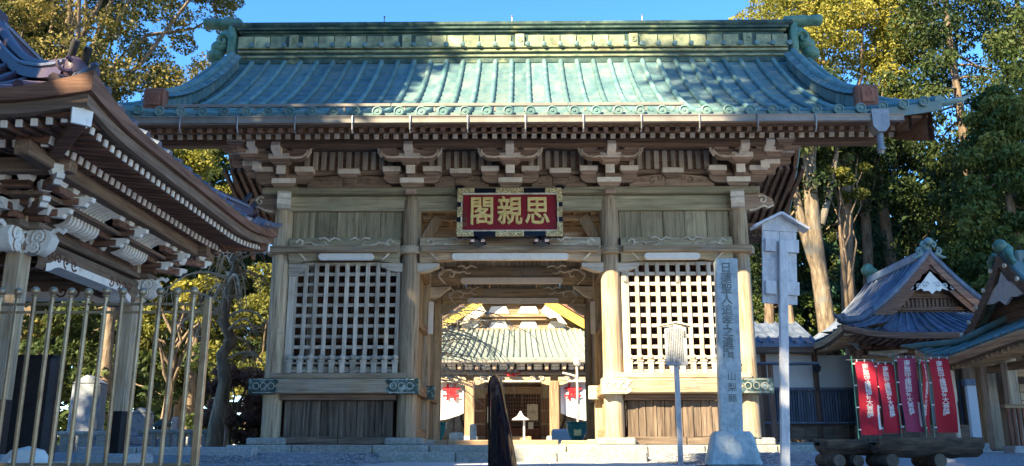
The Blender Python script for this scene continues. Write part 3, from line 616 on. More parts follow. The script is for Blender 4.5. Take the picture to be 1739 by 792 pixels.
for i in range(len(rolls) - 1):
    part('roof_pan', pan(rolls[i], rolls[i + 1], False), 'copper', roof, 25)
m = MB()
for i in range(len(rolls) - 1):
    k = pan(rolls[i], rolls[i + 1], True, 6); m.add(k.v, k.f)
part('rear_pans', m, 'copper', roof)
dm = MB(); dm.lathe([(0.078, 0.0), (0.086, 0.02), (0.086, 0.06), (0.066, 0.068), (0.058, 0.050), (0.03, 0.05), (0.02, 0.064), (0.0, 0.064)], n=14, rot=Matrix.Rotation(math.pi / 2, 3, 'X')); disc_me = dm.mesh('eave_disc', 'copper_roll', 40)
for u in rolls:
    if abs(u) > 6.9: continue
    m = MB(); ts = [0.0]
    for k in range(1, 14): ts += [k / 14 - .004, k / 14 + .004]
    ts.append(0.985); n_ = len(ts)
    m.tube([groof(u, t, False, 0.035) for t in ts], [0.057 if j % 2 == 0 else 0.049 for j in range(n_)], 9)
    part('roof_roll', m, 'copper_roll', roof, 50)
    p = groof(u, 0.0, False, 0.03); put('eave_disc', disc_me, roof, (p[0], p[1] - 0.03, p[2]))
# verge: short cross tiles and swept tip, bargeboards
for s in (-1, 1):
    m = MB()
    for rear in (False, True):
        m.tube([groof(s * 6.99, t, rear, 0.04) for t in [i / 16 for i in range(17)]], 0.075, 9)
    part('verge_roll', m, 'copper_roll', roof, 50)
    m = MB(); p = Vector(groof(s * 6.88, 0.02, False, 0.03))
    m.tube([p + Vector((s * 0.0, 0.12, 0.0)), p + Vector((s * 0.30, 0.02, 0.0)), p + Vector((s * 0.52, -0.04, 0.03)), p + Vector((s * 0.66, -0.06, 0.10))], [0.07, 0.06, 0.045, 0.015], 9)
    m.tube([p + Vector((0, 0.30, 0.06)), p + Vector((s * 0.26, 0.24, 0.05)), p + Vector((s * 0.50, 0.18, 0.09))], [0.06, .055, .03], 9)
    part('corner_tip', m, 'copper_roll', roof, 50)
    for rear in (False, True):
        m = MB(); rows = []
        for i in range(15):
            t = i / 14; q = Vector(groof(s * 6.75, t, rear, -0.10)); hh = 0.42 + 0.1 * (1 - t)
            rows.append([q + Vector((s * 0.0, 0, 0)), q + Vector((s * .09, 0, 0)), q + Vector((s * .09, 0, -hh)), q + Vector((0, 0, -hh)), q])
        m.sheet(rows); part('bargeboard', m, 'brown_y', G)
        m = MB(); rows = []
        for i in range(15):
            t = i / 14; q = Vector(groof(s * 6.45, t, rear, -0.10)); hh = 0.30
            rows.append([q, q + Vector((s * .06, 0, 0)), q + Vector((s * .06, 0, -hh)), q + Vector((0, 0, -hh)), q])
        m.sheet(rows); part('bargeboard', m, 'dark_y', G)
    m = MB(); m.prism([(-0.75, 5.6), (2.25, 8.35), (5.25, 5.6)], 'yz', s * 4.3, 0.06); part('gable_wall', m, 'dark_y', G)
# descending ridges
for s in (-1, 1):
    ts = [0.90 - 0.76 * i / 16 for i in range(17)]
    base = [Vector(groof(s * 6.03, t, False, 0)) for t in ts]
    m = MB(); m.sheet([[b_ + Vector((-.15, 0, 0)), b_ + Vector((-.13, 0, 0.30)), b_ + Vector((.13, 0, 0.30)), b_ + Vector((.15, 0, 0)), b_ + Vector((-.15, 0, 0))] for b_ in base])
    dr = part('descending_ridge', m, 'copper_dark', roof)
    for i in range(16):
        a, c = base[i], base[i + 1]; f = a.lerp(c, .04); g_ = a.lerp(c, .96); m = MB()
        for sx in (-1, 1):
            m.sheet([[f + Vector((sx * .165, 0, 0.06)), f + Vector((sx * .15, 0, 0.25))], [g_ + Vector((sx * .165, 0, 0.06)), g_ + Vector((sx * .15, 0, 0.25))]])
        m.sheet([[f + Vector((-.20, 0, 0.31)), f + Vector((-.10, 0, .37)), f + Vector((.10, 0, .37)), f + Vector((.20, 0, .31))], [g_ + Vector((-.20, 0, 0.31)), g_ + Vector((-.10, 0, .37)), g_ + Vector((.10, 0, .37)), g_ + Vector((.20, 0, .31))]])
        part('ridge_tile', m, 'copper', dr)
    m = MB(); m.sheet([[b_ + Vector((-.20, 0, 0.30)), b_ + Vector((.20, 0, 0.30))] for b_ in base]); m.tube([b_ + Vector((0, 0, 0.37)) for b_ in base], 0.075, 9); part('ridge_roll', m, 'copper_roll', dr, 50)
    e = base[-1]
    m = MB(); m.box(e + Vector((0, -0.09, 0.19)), (0.38, 0.18, 0.42), .03); ob = part('ridge_end', m, 'copper_rust', dr)
    m = MB(); m.box(e + Vector((0, -0.19, 0.20)), (0.22, 0.03, 0.26), .02); m.tube([e + Vector((a, -0.20, q)) for a, q in spiral(0, 0.22, 0.08, 1.2, 0, 1, 10)], .018, 6); part('end_ornament', m, 'copper_rust', dr)
# main ridge
m = MB(); m.box((0, 2.25, 8.56), (12.1, 0.40, 0.34), .03); m.box((0, 2.25, 8.92), (11.9, 0.36, 0.44)); ridge = part('main_ridge', m, 'copper_dark', roof)
m = MB(); m.box((0, 2.25, 8.755), (12.0, 0.56, 0.035), .01); m.box((0, 2.25, 8.68), (12.0, 0.50, 0.06), .01); m.box((0, 2.25, 8.565), (12.0, 0.47, 0.05), .01); part('ridge_moulding', m, 'ridge_sunlit', ridge)
m = MB(); m.box((0, 2.25, 9.15), (12.0, 0.48, 0.05), .012); m.box((0, 2.25, 9.215), (12.1, 0.58, 0.06), .012); part('ridge_moulding', m, 'copper_dark', ridge)
m = MB(); m.box((0, 2.25, 9.30), (12.3, 0.64, 0.11), .03); m.tube([(-6.1, 2.25, 9.35), (6.1, 2.25, 9.35)], 0.12, 10); part('ridge_cap', m, 'copper_dark', ridge)
pm = MB(); pm.box((0, 0, 0), (0.335, 0.04, 0.28), .012); pm_me = pm.mesh('ridge_panel', 'ridge_sunlit')
om = MB(); om.box((0, -0.02, 0), (0.20, 0.06, 0.31), .015); om.tube([(a, -.06, q) for a, q in spiral(0, 0.0, .07, 1.3, 0, 1, 9)], .014, 5); om_me = om.mesh('ridge_ornament', 'ridge_sunlit')
dd = MB(); dd.lathe([(0.055, 0), (0.058, 0.05), (0.04, 0.06), (0.0, 0.06)], n=10, rot=Matrix.Rotation(math.pi / 2, 3, 'X')); dd_me = dd.mesh('ridge_disc', 'copper', 40)
for i in range(34):
    x = -5.85 + 0.3546 * i
    if i % 7 == 3: put('ridge_ornament', om_me, ridge, (x, 2.05, 8.92))
    else: put('ridge_panel', pm_me, ridge, (x, 2.062 + random.uniform(-.004, .004), 8.92), (random.uniform(-.02, .02), 0, 0))
    put('ridge_disc', dd_me, ridge, (x + .17, 1.97, 8.80))
for x in (-2.85, 0.0, 2.90):
    m = MB(); m.tube([(x, 2.25, 9.3), (x, 2.25, 9.62)], 0.012, 6); m.lathe([(.02, 9.60), (.02, 9.64)], (x, 2.25, 0), 6); part('lightning_rod', m, 'galvanised', ridge)
for s in (-1, 1):                                                         # ridge-end ornaments
    m = MB()
    for dx, dz, rx, rz in ((0.02, 9.10, 0.20, 0.17), (0.16, 8.86, 0.22, 0.16), (0.26, 8.66, 0.20, 0.15)):
        m.lathe([(0.001, -rz), (rx * .5, -rz * .87), (rx * .87, -rz * .5), (rx, 0), (rx * .87, rz * .5), (rx * .5, rz * .87), (0.001, rz)], (s * (6.28 + dx), 2.18, dz), 12, Matrix.Rotation(s * 0.3, 3, 'Y'))
    m.box((s * 6.16, 2.25, 8.95), (0.16, 0.56, 0.72), .03)
    for y_ in (-.2, .2): m.tube([(s * (6.30 + a), 2.2 + y_, 8.95 + q) for a, q in spiral(0.05, 0, 0.16, 1.3, 1.0, 1, 12)], .04, 6)
    o = part('ridge_end_ornament', m, 'copper_green', ridge, 60)
    m = MB(); m.lathe([(0.06, 0), (0.155, 0.03), (0.165, 0.35), (0.15, 0.62), (0.165, 0.80), (0.14, 0.84), (0.0, 0.84)], (s * 6.0, 2.2, 9.42), 14, Matrix.Rotation(s * (math.pi / 2 - .04), 3, 'Y') @ Matrix.Scale(0.75, 3, (1, 0, 0))); part('ridge_end_roll', m, 'copper_green', o, 50)
    m = MB(); m.tube([(s * 6.05, 2.2, 9.30), (s * 6.1, 2.2, 9.42)], .10, 8); part('ridge_end_stem', m, 'copper_dark', o)
# snow bar, gutter, brackets, downpipe
m = MB()
for x0, x1 in ((-6.0, -2.0), (-1.99, 1.0), (1.01, 2.95)): m.bar((x0, -1.72, 5.89), (x1, -1.72, 5.89), 0.05, 0.06, .008)
for i in range(18): m.box((-5.85 + 0.51 * i, -1.70, 5.83), (0.03, 0.05, 0.10))
part('snow_guard', m, 'gutter', roof)
m = MB(); n = 8
rows = []
for x in (-6.75, -3, 0, 3, 6.3): rows.append([(x, -2.33 + 0.075 * math.cos(a), 5.42 + 0.10 * math.sin(a)) for a in [math.pi + math.pi * i / n for i in range(n + 1)]])
m.sheet(rows); m.sheet([[(r[0][0], r[0][1] + .006, r[0][2]) if j == 0 else (r[0][0], r[0][1] + .005, r[0][2] - .1) for j in range(2)] for r in rows])
for x in (-6.75, 6.3): m.box((x, -2.33, 5.37), (0.012, 0.15, 0.11))
m.tube([(-6.75, -2.405, 5.425), (6.3, -2.405, 5.425)], 0.012, 6)
gut = part('gutter', m, 'gutter', G, 50)
hk = MB(); hk.tube([(0, -2.42, 5.43), (0, -2.425, 5.31), (0, -2.40, 5.20), (0, -2.36, 5.16), (0, -2.33, 5.18)], 0.013, 6); hk.tube([(0, -2.42, 5.42), (0, -2.2, 5.45)], 0.012, 5); hk_me = hk.mesh('gutter_hanger', 'galvanised')
for i in range(14): put('gutter_hanger', hk_me, gut, (-6.2 + 0.925 * i, 0, 0))
m = MB(); m.prism([(5.78, 5.50), (6.06, 5.50), (6.05, 5.22), (5.98, 5.12), (5.86, 5.12), (5.79, 5.22)], 'xz', -2.44, 0.22); m.lathe([(0.055, 5.14), (0.055, 4.90), (0.075, 4.87), (0.075, 4.84)], (5.92, -2.33, 0), 10); m.tube([(5.92, -2.33, 4.86), (5.92, -2.30, 4.80)], .05, 8)
part('downpipe_head', m, 'galvanised', G, 40)
# ---------------------------------------------------------------- pavilion on the left
LX, LY = -6.94, 10.15
hall = thing('side_pavilion', 'open wooden pavilion with white tipped rafters and carved white beam ends, on the left', 'pavilion', (LX, LY, 0))
H = hall; PX, PY, HX, HY = 1.73, 1.35, 3.1, 2.95
b = MB(); b.box((0, 0, 1.42), (0.185, 0.185, 2.60), 0.02); pm_ = b.mesh('post', 'old_z')
b = MB(); b.box((0, 0, 0.42), (0.20, 0.20, 0.62), 0.03); sm_ = b.mesh('post_shoe', 'black_paint')
b = MB(); b.box((0, 0, 0.08), (0.72, 0.72, 0.2), 0.04); bs_ = b.mesh('base_stone', 'granite')
for sx in (-1, 1):
    for sy in (-1, 1):
        p = put('post', pm_, H, (sx * PX, sy * PY, 0)); put('base_stone', bs_, H, (sx * PX, sy * PY, 0)); put('post_shoe', sm_, p)
def kbeam(axis, at, half, z0, z1, sgn):
    m = MB(); n = 24; rows = []
    for i in range(n + 1):
        s = -half + 2 * half * i / n; e = half - abs(s); zl = z0 + 0.10 * min(1, max(0, (e - 0.12) / 0.25)) ** 2
        sec = [(-.10, zl), (-.12, zl + .05), (-.12, z1 - .04), (-.09, z1), (.09, z1), (.12, z1 - .04), (.12, zl + .05), (.10, zl), (-.10, zl)]
        rows.append([(at + a, s, z) if axis == 'y' else (s, at + a, z) for a, z in sec])
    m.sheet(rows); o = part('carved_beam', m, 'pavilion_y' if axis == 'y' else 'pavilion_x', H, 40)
    w = MB(); rows = []
    for i in range(n + 1):
        s = (-half + .16) + 2 * (half - .16) * i / n; e = half - abs(s); zl = z0 + 0.10 * min(1, max(0, (e - 0.12) / 0.25)) ** 2
        sec = [(-.128, zl - .012), (-.128, zl + .075), (.128, zl + .075), (.128, zl - .012), (-.128, zl - .012)]
        rows.append([(at + a, s, z) if axis == 'y' else (s, at + a, z) for a, z in sec])
    w.sheet(rows); part('beam_edge', w, 'bright_white', o)
    c = MB()
    for sg in (-1, 1):
        for k in range(4):
            ln = spiral(sg * (half - .22 - .17 * k), z0 + .17, .072, 1.3, 0.8 + k, -sg, 12)
            c.tube([(at + sgn * .124, a, z) if axis == 'y' else (a, at + sgn * .124, z) for a, z in ln], .014, 5)
    part('carved_scroll', c, 'brown_y', o, 60)
kbeam('y', PX, PY - .15, 2.08, 2.40, 1); kbeam('y', -PX, PY - .15, 2.08, 2.40, 1); kbeam('x', -PY, PX - .15, 2.08, 2.40, -1); kbeam('x', PY, PX - .15, 2.08, 2.40, -1)
m = MB()
for sx in (-1, 1): m.box((sx * PX, 0, 2.46), (0.30, 3.3, 0.07), .012)
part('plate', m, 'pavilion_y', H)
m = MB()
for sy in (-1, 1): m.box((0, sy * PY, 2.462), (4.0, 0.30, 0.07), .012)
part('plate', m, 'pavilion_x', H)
m = MB(); m.box((0, 0, 2.72), (4.3, 3.6, 0.04)); part('ceiling', m, 'dark_y', H)
m = MB()
for sx in (-1, 1): m.box((sx * (PX + .03), 0, 2.66), (0.06, 2.9, 0.36))
for sy in (-1, 1): m.box((0, sy * (PY + .03), 2.66), (3.7, 0.06, 0.36))
part('frieze_wall', m, 'dark_x', H)
# carved white beam noses
def nosing():
    m = MB(); m.prism([(0.12, 2.14), (0.12, 2.44), (0.30, 2.50), (0.48, 2.46), (0.55, 2.36), (0.50, 2.22), (0.36, 2.12), (0.24, 2.15)], 'xz', -0.11, 0.22)
    for y in (-0.125, 0.125):
        m.tube([(a, y, z) for a, z in spiral(0.36, 2.36, 0.12, 1.7, 0.3, 1, 16)], .026, 6)
        m.tube([(a, y, z) for a, z in spiral(0.30, 2.23, 0.085, 1.5, 2.0, -1, 14)], .022, 6)
        m.tube([(0.14, y, 2.44), (0.20, y, 2.40), (0.16, y, 2.32), (0.2, y, 2.26)], .02, 6)
    m.tube([(0.48, 0, 2.46), (0.58, 0, 2.50), (0.66, 0, 2.46), (0.70, 0, 2.50)], .035, 6)
    m.mat = 1
    for y in (-.118, .118):
        m.tube([(a, y, z) for a, z in spiral(0.36, 2.36, 0.155, 1.7, 0.55, 1, 18)], .017, 5); m.tube([(a, y, z) for a, z in spiral(0.30, 2.23, 0.115, 1.5, 2.4, -1, 14)], .014, 5); m.tube([(.13, y, 2.42), (.17, y, 2.30), (.15, y, 2.18)], .014, 5)
    return m.mesh('carved_nosing', ['bright_white', 'frieze_x'], 50)
nm = nosing()
NS = (.66, .7, .74)
for sy in (-1, 1):
    put('carved_nosing', nm, H, (PX, sy * PY, .60), (0, 0, 0), NS); put('carved_nosing', nm, H, (-PX, sy * PY, .60), (0, 0, math.pi), NS)
for sx in (-1, 1): put('carved_nosing', nm, H, (sx * PX, -PY, .60), (0, 0, -math.pi / 2), NS); put('carved_nosing', nm, H, (sx * PX, PY, .60), (0, 0, math.pi / 2), NS)
# bracket tiers: arms and white bearing blocks
bb = MB(); bb.box((0, 0, 0.04), (0.115, 0.135, 0.045), 0.004); bb.box((0, 0, -0.012), (0.115, 0.135, 0.06), 0, taper=.64); lb = bb.mesh('bearing_block', 'bright_white')
nz = MB(); nz.prism([(0, -.04), (.13, -.05), (.15, -.01), (.20, .0), (.21, .045), (.16, .055), (0, .05)], 'xz', -.036, .072); nzm = nz.mesh('bracket_nose', 'bright_white')
def tier(cx, cy, ax):
    """bracket set at one post or midway, reaching out along ax (unit x or y direction)"""
    a = Vector((ax[0], ax[1], 0)); t = Vector((-ax[1], ax[0], 0)); c = Vector((cx, cy, 0)); rz = math.atan2(ax[1], ax[0])
    m = MB()
    for off, z, L in ((0.0, 2.56, .55), (0.22, 2.68, .62), (0.44, 2.80, .62)):
        p = c + a * off + Vector((0, 0, z)); m.bar(p - t * L / 2, p + t * L / 2, .09, .08, .01)
    m.bar(c + Vector((0, 0, 2.62)), c + a * .34 + Vector((0, 0, 2.62)), .09, .08, .01); m.bar(c + Vector((0, 0, 2.74)), c + a * .55 + Vector((0, 0, 2.74)), .09, .08, .01)
    o = part('bracket_set', m, 'brown_x', H)
    for off, z, w in ((0.02, 2.63, .24), (0.22, 2.745, .25), (0.44, 2.86, .25)):
        for k in (-1, 0, 1):
            p = c + a * off + t * (w * k) + Vector((0, 0, z)); put('bearing_block', lb, o, p, (0, 0, rz))
    for off, z in ((0.26, 2.62), (0.48, 2.74)): put('bracket_nose', nzm, o, c + a * off + Vector((0, 0, z)), (0, 0, rz))
    return o
for y in (-PY, 0.0, PY): tier(PX + .03, y, (1, 0)); tier(-PX - .03, y, (-1, 0))
for x in (-PX, 0.0, PX): tier(x, -PY - .03, (0, -1)); tier(x, PY + .03, (0, 1))
for sx in (-1, 1):
    for sy in (-1, 1):
        k = 0.7071; m = MB(); c = Vector((sx * PX, sy * PY, 0)); d = Vector((sx * k, sy * k, 0))
        m.bar(c + Vector((0, 0, 2.62)), c + d * .6 + Vector((0, 0, 2.62)), .1, .09, .01); m.bar(c + Vector((0, 0, 2.78)), c + d * .95 + Vector((0, 0, 2.78)), .1, .09, .01)
        o = part('bracket_set', m, 'brown_x', H); rz = math.atan2(sy, sx)
        for off, z in ((.35, 2.64), (.62, 2.77), (.9, 2.88)): put('bearing_block', lb, o, c + d * off + Vector((0, 0, z)), (0, 0, rz))
        for off, z in ((.5, 2.62), (.85, 2.78)): put('bracket_nose', nzm, o, c + d * off + Vector((0, 0, z)), (0, 0, rz))
# curved slats of the coved eave between the brackets
cs = MB(); pts = bez((0.16, 0, 2.56), (0.46, 0, 2.60), (0.14, 0, 2.78), (0.54, 0, 2.86), 9)
cs.sheet([[(x, -.02, z), (x, .02, z), (x - .04, .02, z + .03), (x - .04, -.02, z + .03), (x, -.02, z)] for x, _, z in pts]); csm = cs.mesh('curved_slat', 'bright_white')
for y0 in (-0.98, 0.37):
    for i in range(9): put('curved_slat', csm, H, (PX, y0 + .076 * i, 0))
for x0 in (-1.35, 0.38):
    for i in range(13): put('curved_slat', csm, H, (x0 + .076 * i, -PY, 0), (0, 0, -math.pi / 2))
# outer purlins, rafters, eaves
m = MB()
for sx in (-1, 1): m.box((sx * 2.30, 0, 2.955), (0.15, 5.0, 0.15), .012)
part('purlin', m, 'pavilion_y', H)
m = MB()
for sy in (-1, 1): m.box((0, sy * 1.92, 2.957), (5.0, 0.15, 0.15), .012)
part('purlin', m, 'pavilion_x', H)
def isfar(s, f): return f == 1 or (f == 0 and s > 0) or (f == 2 and s < 0)
def lift(s, h, f): return .22 * max(0, (abs(s) - h + 1.75) / 1.75) ** 2 if isfar(s, f) else .10 * max(0, (abs(s) - h + 1.0) / 1.0) ** 2
def lift2(s, h, f): return .26 * max(0, (abs(s) - h + 1.75) / 1.75) ** 2 if isfar(s, f) else .19 * max(0, (abs(s) - h + 1.1) / 1.1) ** 2
def raf(L, w, h): 
    m = MB(); m.box((-L / 2, 0, 0), (L, w, h), .004, m=0); m.box((0.008, 0, 0), (0.022, w + .003, h + .003), .003, m=1); return m.mesh('rafter', ['brown_x', 'bright_white'])
ra, rb = raf(0.75, .062, .075), raf(0.70, .055, .065)
for face in range(4):
    h, e = ((HY, HX) if face % 2 == 0 else (HX, HY)); rz = face * math.pi / 2; n = int(2 * (h - .12) / 0.135)
    for i in range(n + 1):
        s = -(h - .12) + 2 * (h - .12) * i / n; q = Matrix.Rotation(rz, 4, 'Z')
        p = q @ Vector((e - .14, s, 3.05 + lift(s, h, face) * .9)); put('rafter', rb, H, p, (0, 0.10, rz))
        if abs(s) < h - .5: p = q @ Vector((e - .58, s, 3.03 + lift(s, h, face) * .45)); put('rafter', ra, H, p, (0, 0.16, rz))
for sx in (-1, 1):
    for sy in (-1, 1):
        m = MB(); m.bar((sx * (PX + .2), sy * (PY + .2), 3.0), (sx * (HX - .10), sy * (HY - .10), 3.04 + (.2 if sy > 0 else .07)), .13, .16, .01); hp = part('hip_rafter', m, 'brown_x', H)
        m = MB(); d = Vector((sx * .7071, sy * .7071, 0)); c = Vector((sx * (HX - .085), sy * (HY - .085), 3.05 + (.2 if sy > 0 else .07))); t = Vector((-d.y, d.x, 0))
        poly = [c + t * a + Vector((0, 0, z)) for a, z in ((-.085, -.10), (.085, -.10), (.09, .06), (0, .12), (-.09, .06))]
        m.add(poly + [v + d * .03 for v in poly], [(0, 1, 2, 3, 4), (9, 8, 7, 6, 5)] + [(i, (i + 1) % 5, 5 + (i + 1) % 5, 5 + i) for i in range(5)]); part('rafter_cap', m, 'bright_white', hp)
def epos(face, s, inw, z):
    h, e = ((HY, HX) if face % 2 == 0 else (HX, HY)); return Matrix.Rotation(face * math.pi / 2, 4, 'Z') @ Vector((e - inw, s, z))
def lroof(face, s, d, dz=0.0):
    h, e = ((HY, HX) if face % 2 == 0 else (HX, HY)); return epos(face, s, d, 3.30 + lift2(s, h, face) * max(0, 1 - d / 1.5) + 0.36 * d + 0.13 * d * d + dz)
for face in range(4):
    h, e = ((HY, HX) if face % 2 == 0 else (HX, HY)); ss = [-h + 2 * h * i / 28 for i in range(29)]; m = MB()
    k = lambda s, i: (h - i) / h * s
    m.sheet([[epos(face, k(s, i), i, z + lift(s, h, face)) for s in ss] for i, z in ((0.05, 3.075), (0.0, 3.085), (0.0, 3.19), (0.05, 3.195))])
    part('eave_fascia', m, 'pavilion_y' if face % 2 == 0 else 'pavilion_x', H)
    m = MB(); m.sheet([[epos(face, k(s, i), i, z + (lift(s, h, face) if z < 3.25 else lift2(s, h, face))) for s in ss] for i, z in ((0.06, 3.19), (-0.05, 3.20), (-0.06, 3.30), (0.3, 3.34))])
    part('eave_fascia', m, 'brown_y' if face % 2 == 0 else 'brown_x', H)
    m = MB(); m.sheet([[epos(face, (h - i) / h * s, i, z + lift(s, h, face) * (1 - i / 2.2)) for s in ss] for i, z in ((0.04, 3.09), (0.6, 3.10), (1.1, 3.16), (1.6, 3.3))]); part('soffit', m, 'dark_y' if face % 2 else 'dark_x', H)
top = MB()
rf = put('roof', MB().box((0, 0, 5.6), (0.5, 0.5, 0.3), .05).mesh('roof', 'plum_tile'), H)
for face in range(4):
    h, e = ((HY, HX) if face % 2 == 0 else (HX, HY)); dm_ = min(HX, HY); n = 20
    for i in range(n):
        s0, s1 = -h + 2 * h * i / n, -h + 2 * h * (i + 1) / n; m = MB(); rows = []
        for j in range(9):
            d = dm_ * j / 8; f0 = max(-(h - d), min(h - d, s0)); f1 = max(-(h - d), min(h - d, s1))
            rows.append([lroof(face, f0, d), lroof(face, f1, d)])
        m.sheet(rows); part('roof_pan', m, 'slate_blue' if face == 3 else 'copper_blue', rf)  # side and rear tiles blue: reflected sky put into their colour
    for i in range(n + 1):
        s = -h + 2 * h * i / n; dmax = min(dm_ - .05, h - abs(s))
        if dmax < .12: continue
        m = MB(); m.tube([lroof(face, s, -.03 + (dmax + .03) * j / 8, .03) for j in range(9)], .055, 7); part('roof_roll', m, 'plum_tile' if face == 3 else 'copper_blue', rf, 60)
for sx, sy in ((1, -1), (1, 1), (-1, -1), (-1, 1)):
    m = MB(); L = HY; rows = []; pts = []
    for j in range(12):
        d = 0.34 + (L - .44) * j / 11; z = 3.30 + lift2(sy * h, h, 0) * max(0, 1 - d / 1.5) + .36 * d + .13 * d * d; pts.append(Vector((sx * (HX - d), sy * (HY - d), z)))
    t = Vector((-sy, sx, 0)).normalized() if True else 0
    for k, p in enumerate(pts): rows.append([p - t * .12, p - t * .09 + Vector((0, 0, .14)), p + t * .09 + Vector((0, 0, .14)), p + t * .12, p - t * .12])
    m.sheet(rows); m.tube([p + Vector((0, 0, .17)) for p in pts], .055, 8); hr = part('hip_ridge', m, 'plum_tile', rf, 50)
    m = MB()
    for q in (-.10, .10): m.tube([p + t * q + Vector((0, 0, .14)) for p in pts], .022, 6)
    part('ridge_trim', m, 'slate_blue', hr, 50)
    d = Vector((sx, sy, 0)).normalized(); e = pts[0]
    m = MB(); m.box(e + d * .03 + Vector((0, 0, .08)), (.18, .18, .20), .04, Matrix.Rotation(math.atan2(sy, sx), 3, 'Z'))
    for q in (-.16, .16): m.tube([e + d * .1 + t * (q * .7 + .07 * math.sin(a)) * 1.0 + Vector((0, 0, .08 + .07 * math.cos(a))) for a in [i * .6 for i in range(9)]], .02, 6)
    og = part('hip_ornament', m, 'plum_tile', hr, 50)
    for q in (-.06, .10):
        m = MB(); m.lathe([(.035, 0), (.038, .20), (.034, .215), (0, .22)], e + d * (-.03 + q * .8) + t * (q * .5) + Vector((0, 0, .15 - q * .6)), 10, Matrix.Rotation(.62, 3, t if sx * sy > -9 else t)); part('ornament_horn', m, 'black_paint', og, 50)
    m = MB(); c = Vector((sx * HX, sy * HY, 3.38 + (.2 if sy > 0 else .10))); m.tube([c - d * .35 + Vector((0, 0, .06)), c + Vector((0, 0, .0)), c + d * .13 + Vector((0, 0, .05))], [.06, .05, .02], 8); part('corner_tile', m, 'copper_blue', rf, 50)

# dark upright stone inside the pavilion
t = thing('stone_tablet', 'dark upright stone slab standing inside the left pavilion behind the fence bars', 'stone slab', (-5.95, 10.6, 0))
m = MB(); m.box((0, 0, .68), (.75, .3, 1.3), .05); part('slab', m, 'black_paint', t); m = MB(); m.box((0, 0, .04), (1.0, .5, .10), .03); part('plinth', m, 'stone', t)

# ---------------------------------------------------------------- metal fence in front of it
fence = thing('metal_fence', 'bronze coloured metal bar fence with ball tops in the left foreground', 'fence', (-3.0, 6.5, 0))
b = MB(); b.tube([(0, 0, 0.0), (0, 0, 1.345)], 0.017, 10); b.lathe([(0.012, 1.335), (0.024, 1.345), (0.024, 1.352), (0.014, 1.358)], n=10); bar_me = b.mesh('bar', 'steel', 50)
b = MB(); b.lathe([(0.004, 1.352), (0.018, 1.357), (0.030, 1.372), (0.033, 1.386), (0.030, 1.400), (0.018, 1.413), (0.003, 1.417)], n=12); ball_me = b.mesh('ball_top', 'steel', 60)
for i in range(18):
    x = -0.677 + 0.1335 * (i - 6)
    if x > 0.56: break
    o = put('bar', bar_me, fence, (x + random.uniform(-.004, .004), random.uniform(-.006, .006), random.uniform(-.006, .006)), (random.uniform(-.006, .006), random.uniform(-.005, .005), 0)); put('ball_top', ball_me, o)
m = MB(); m.box((0.636, 0, .66), (.05, .05, 1.36), .006); part('end_post', m, 'steel', fence)
for z in (1.285, 1.225, .12):
    m = MB(); m.box((-.45, .0, z), (2.17, .012, .02), .003); part('rail', m, 'steel', fence)

# ---------------------------------------------------------------- graves and stones behind the pavilion
def stone(name, label, loc, w, d, h, cat='monument', mat='grave_stone', cap=True, rz=0):
    t = thing(name, label, cat, loc, rz)
    m = MB(); m.box((0, 0, .16), (w * 1.7, d * 1.9, .34), .03); part('plinth', m, mat, t)
    m = MB(); m.box((0, 0, .42), (w * 1.3, d * 1.4, .2), .03); part('base', m, mat, t)
    m = MB(); m.box((0, 0, .5 + h / 2), (w, d, h), .04, taper=1.04)
    if cap: m.prism([(-w / 2, .5 + h), (w / 2, .5 + h), (0, .5 + h + w * .28)], 'xz', -d / 2 + .002, d - .004)
    part('shaft', m, mat, t); return t
stone('stone_monument', 'tall grey inscribed stone monument seen between the fence bars', (-9.55, 19.5, 0), .62, .4, 1.15)
stone('gravestone', 'square grey gravestone just right of the tall monument', (-8.75, 20.5, 0), .42, .35, .55, 'gravestone')
stone('gravestone', 'low gravestone at the left end of the stone railing', (-7.65, 21.0, 0), .3, .3, .1, 'gravestone', cap=False)
lt = thing('stone_lantern', 'small dark green lantern on a stone post behind the fence', 'lantern', (-8.05, 20.0, 0))
m = MB(); m.box((0, 0, .25), (.34, .34, .5), .03); part('pedestal', m, 'grave_stone', lt)
m = MB(); m.box((0, 0, .62), (.20, .20, .26), .02); part('fire_box', m, 'teal_metal', lt)
m = MB(); m.lathe([(.27, .74), (.25, .77), (.10, .88), (.03, .92), (.04, .96), (.0, 1.0)], n=6); part('roof', m, 'copper_dark', lt)
rl = thing('stone_railing', 'low stone railing with square pickets behind the fence', 'railing', (-7.35, 19.0, 0))
pkt = MB().box((0, 0, .28), (.09, .09, .56), .015).mesh('picket', 'stone')
for i in range(9): put('picket', pkt, rl, (-.62 + .155 * i, 0, 0))
m = MB(); m.box((0, 0, .60), (1.6, .14, .09), .02); m.box((0, 0, .06), (1.6, .2, .12), .02); part('rail', m, 'stone', rl)
rl = thing('stone_railing', 'low stone railing of grey blocks in front of the monument', 'railing', (-9.8, 18.2, 0))
pkt = MB().box((0, 0, .26), (.26, .16, .5), .02).mesh('block', 'stone')
for i in range(8): put('block', pkt, rl, (-1.3 + .37 * i, 0, 0))
m = MB(); m.box((0, 0, .55), (3.0, .2, .09), .02); part('rail', m, 'stone', rl)
for x, lab, mt in ((-6.55, 'pinkish painted marker post by the low stone kerb', 'pink_paint'), (-7.62, 'short pale marker post behind the right end of the fence', 'pink_paint')):
    o = put('marker_post', MB().box((0, 0, .33), (.14, .14, .80 if x > -7 else 1.0), .015).mesh('marker_post', mt), None, (x, 19.6, .1)); tag(o, lab, 'post')
kb = thing('stone_kerb', 'grey granite kerb between the fence and the gate', 'kerb', (-5.75, 14.6, 0))
for i in range(3): put('kerb_block', MB().box((-.95 + .95 * i, 0, .12), (.93, .3, .30), .02).mesh('kerb_block', 'granite'), kb)
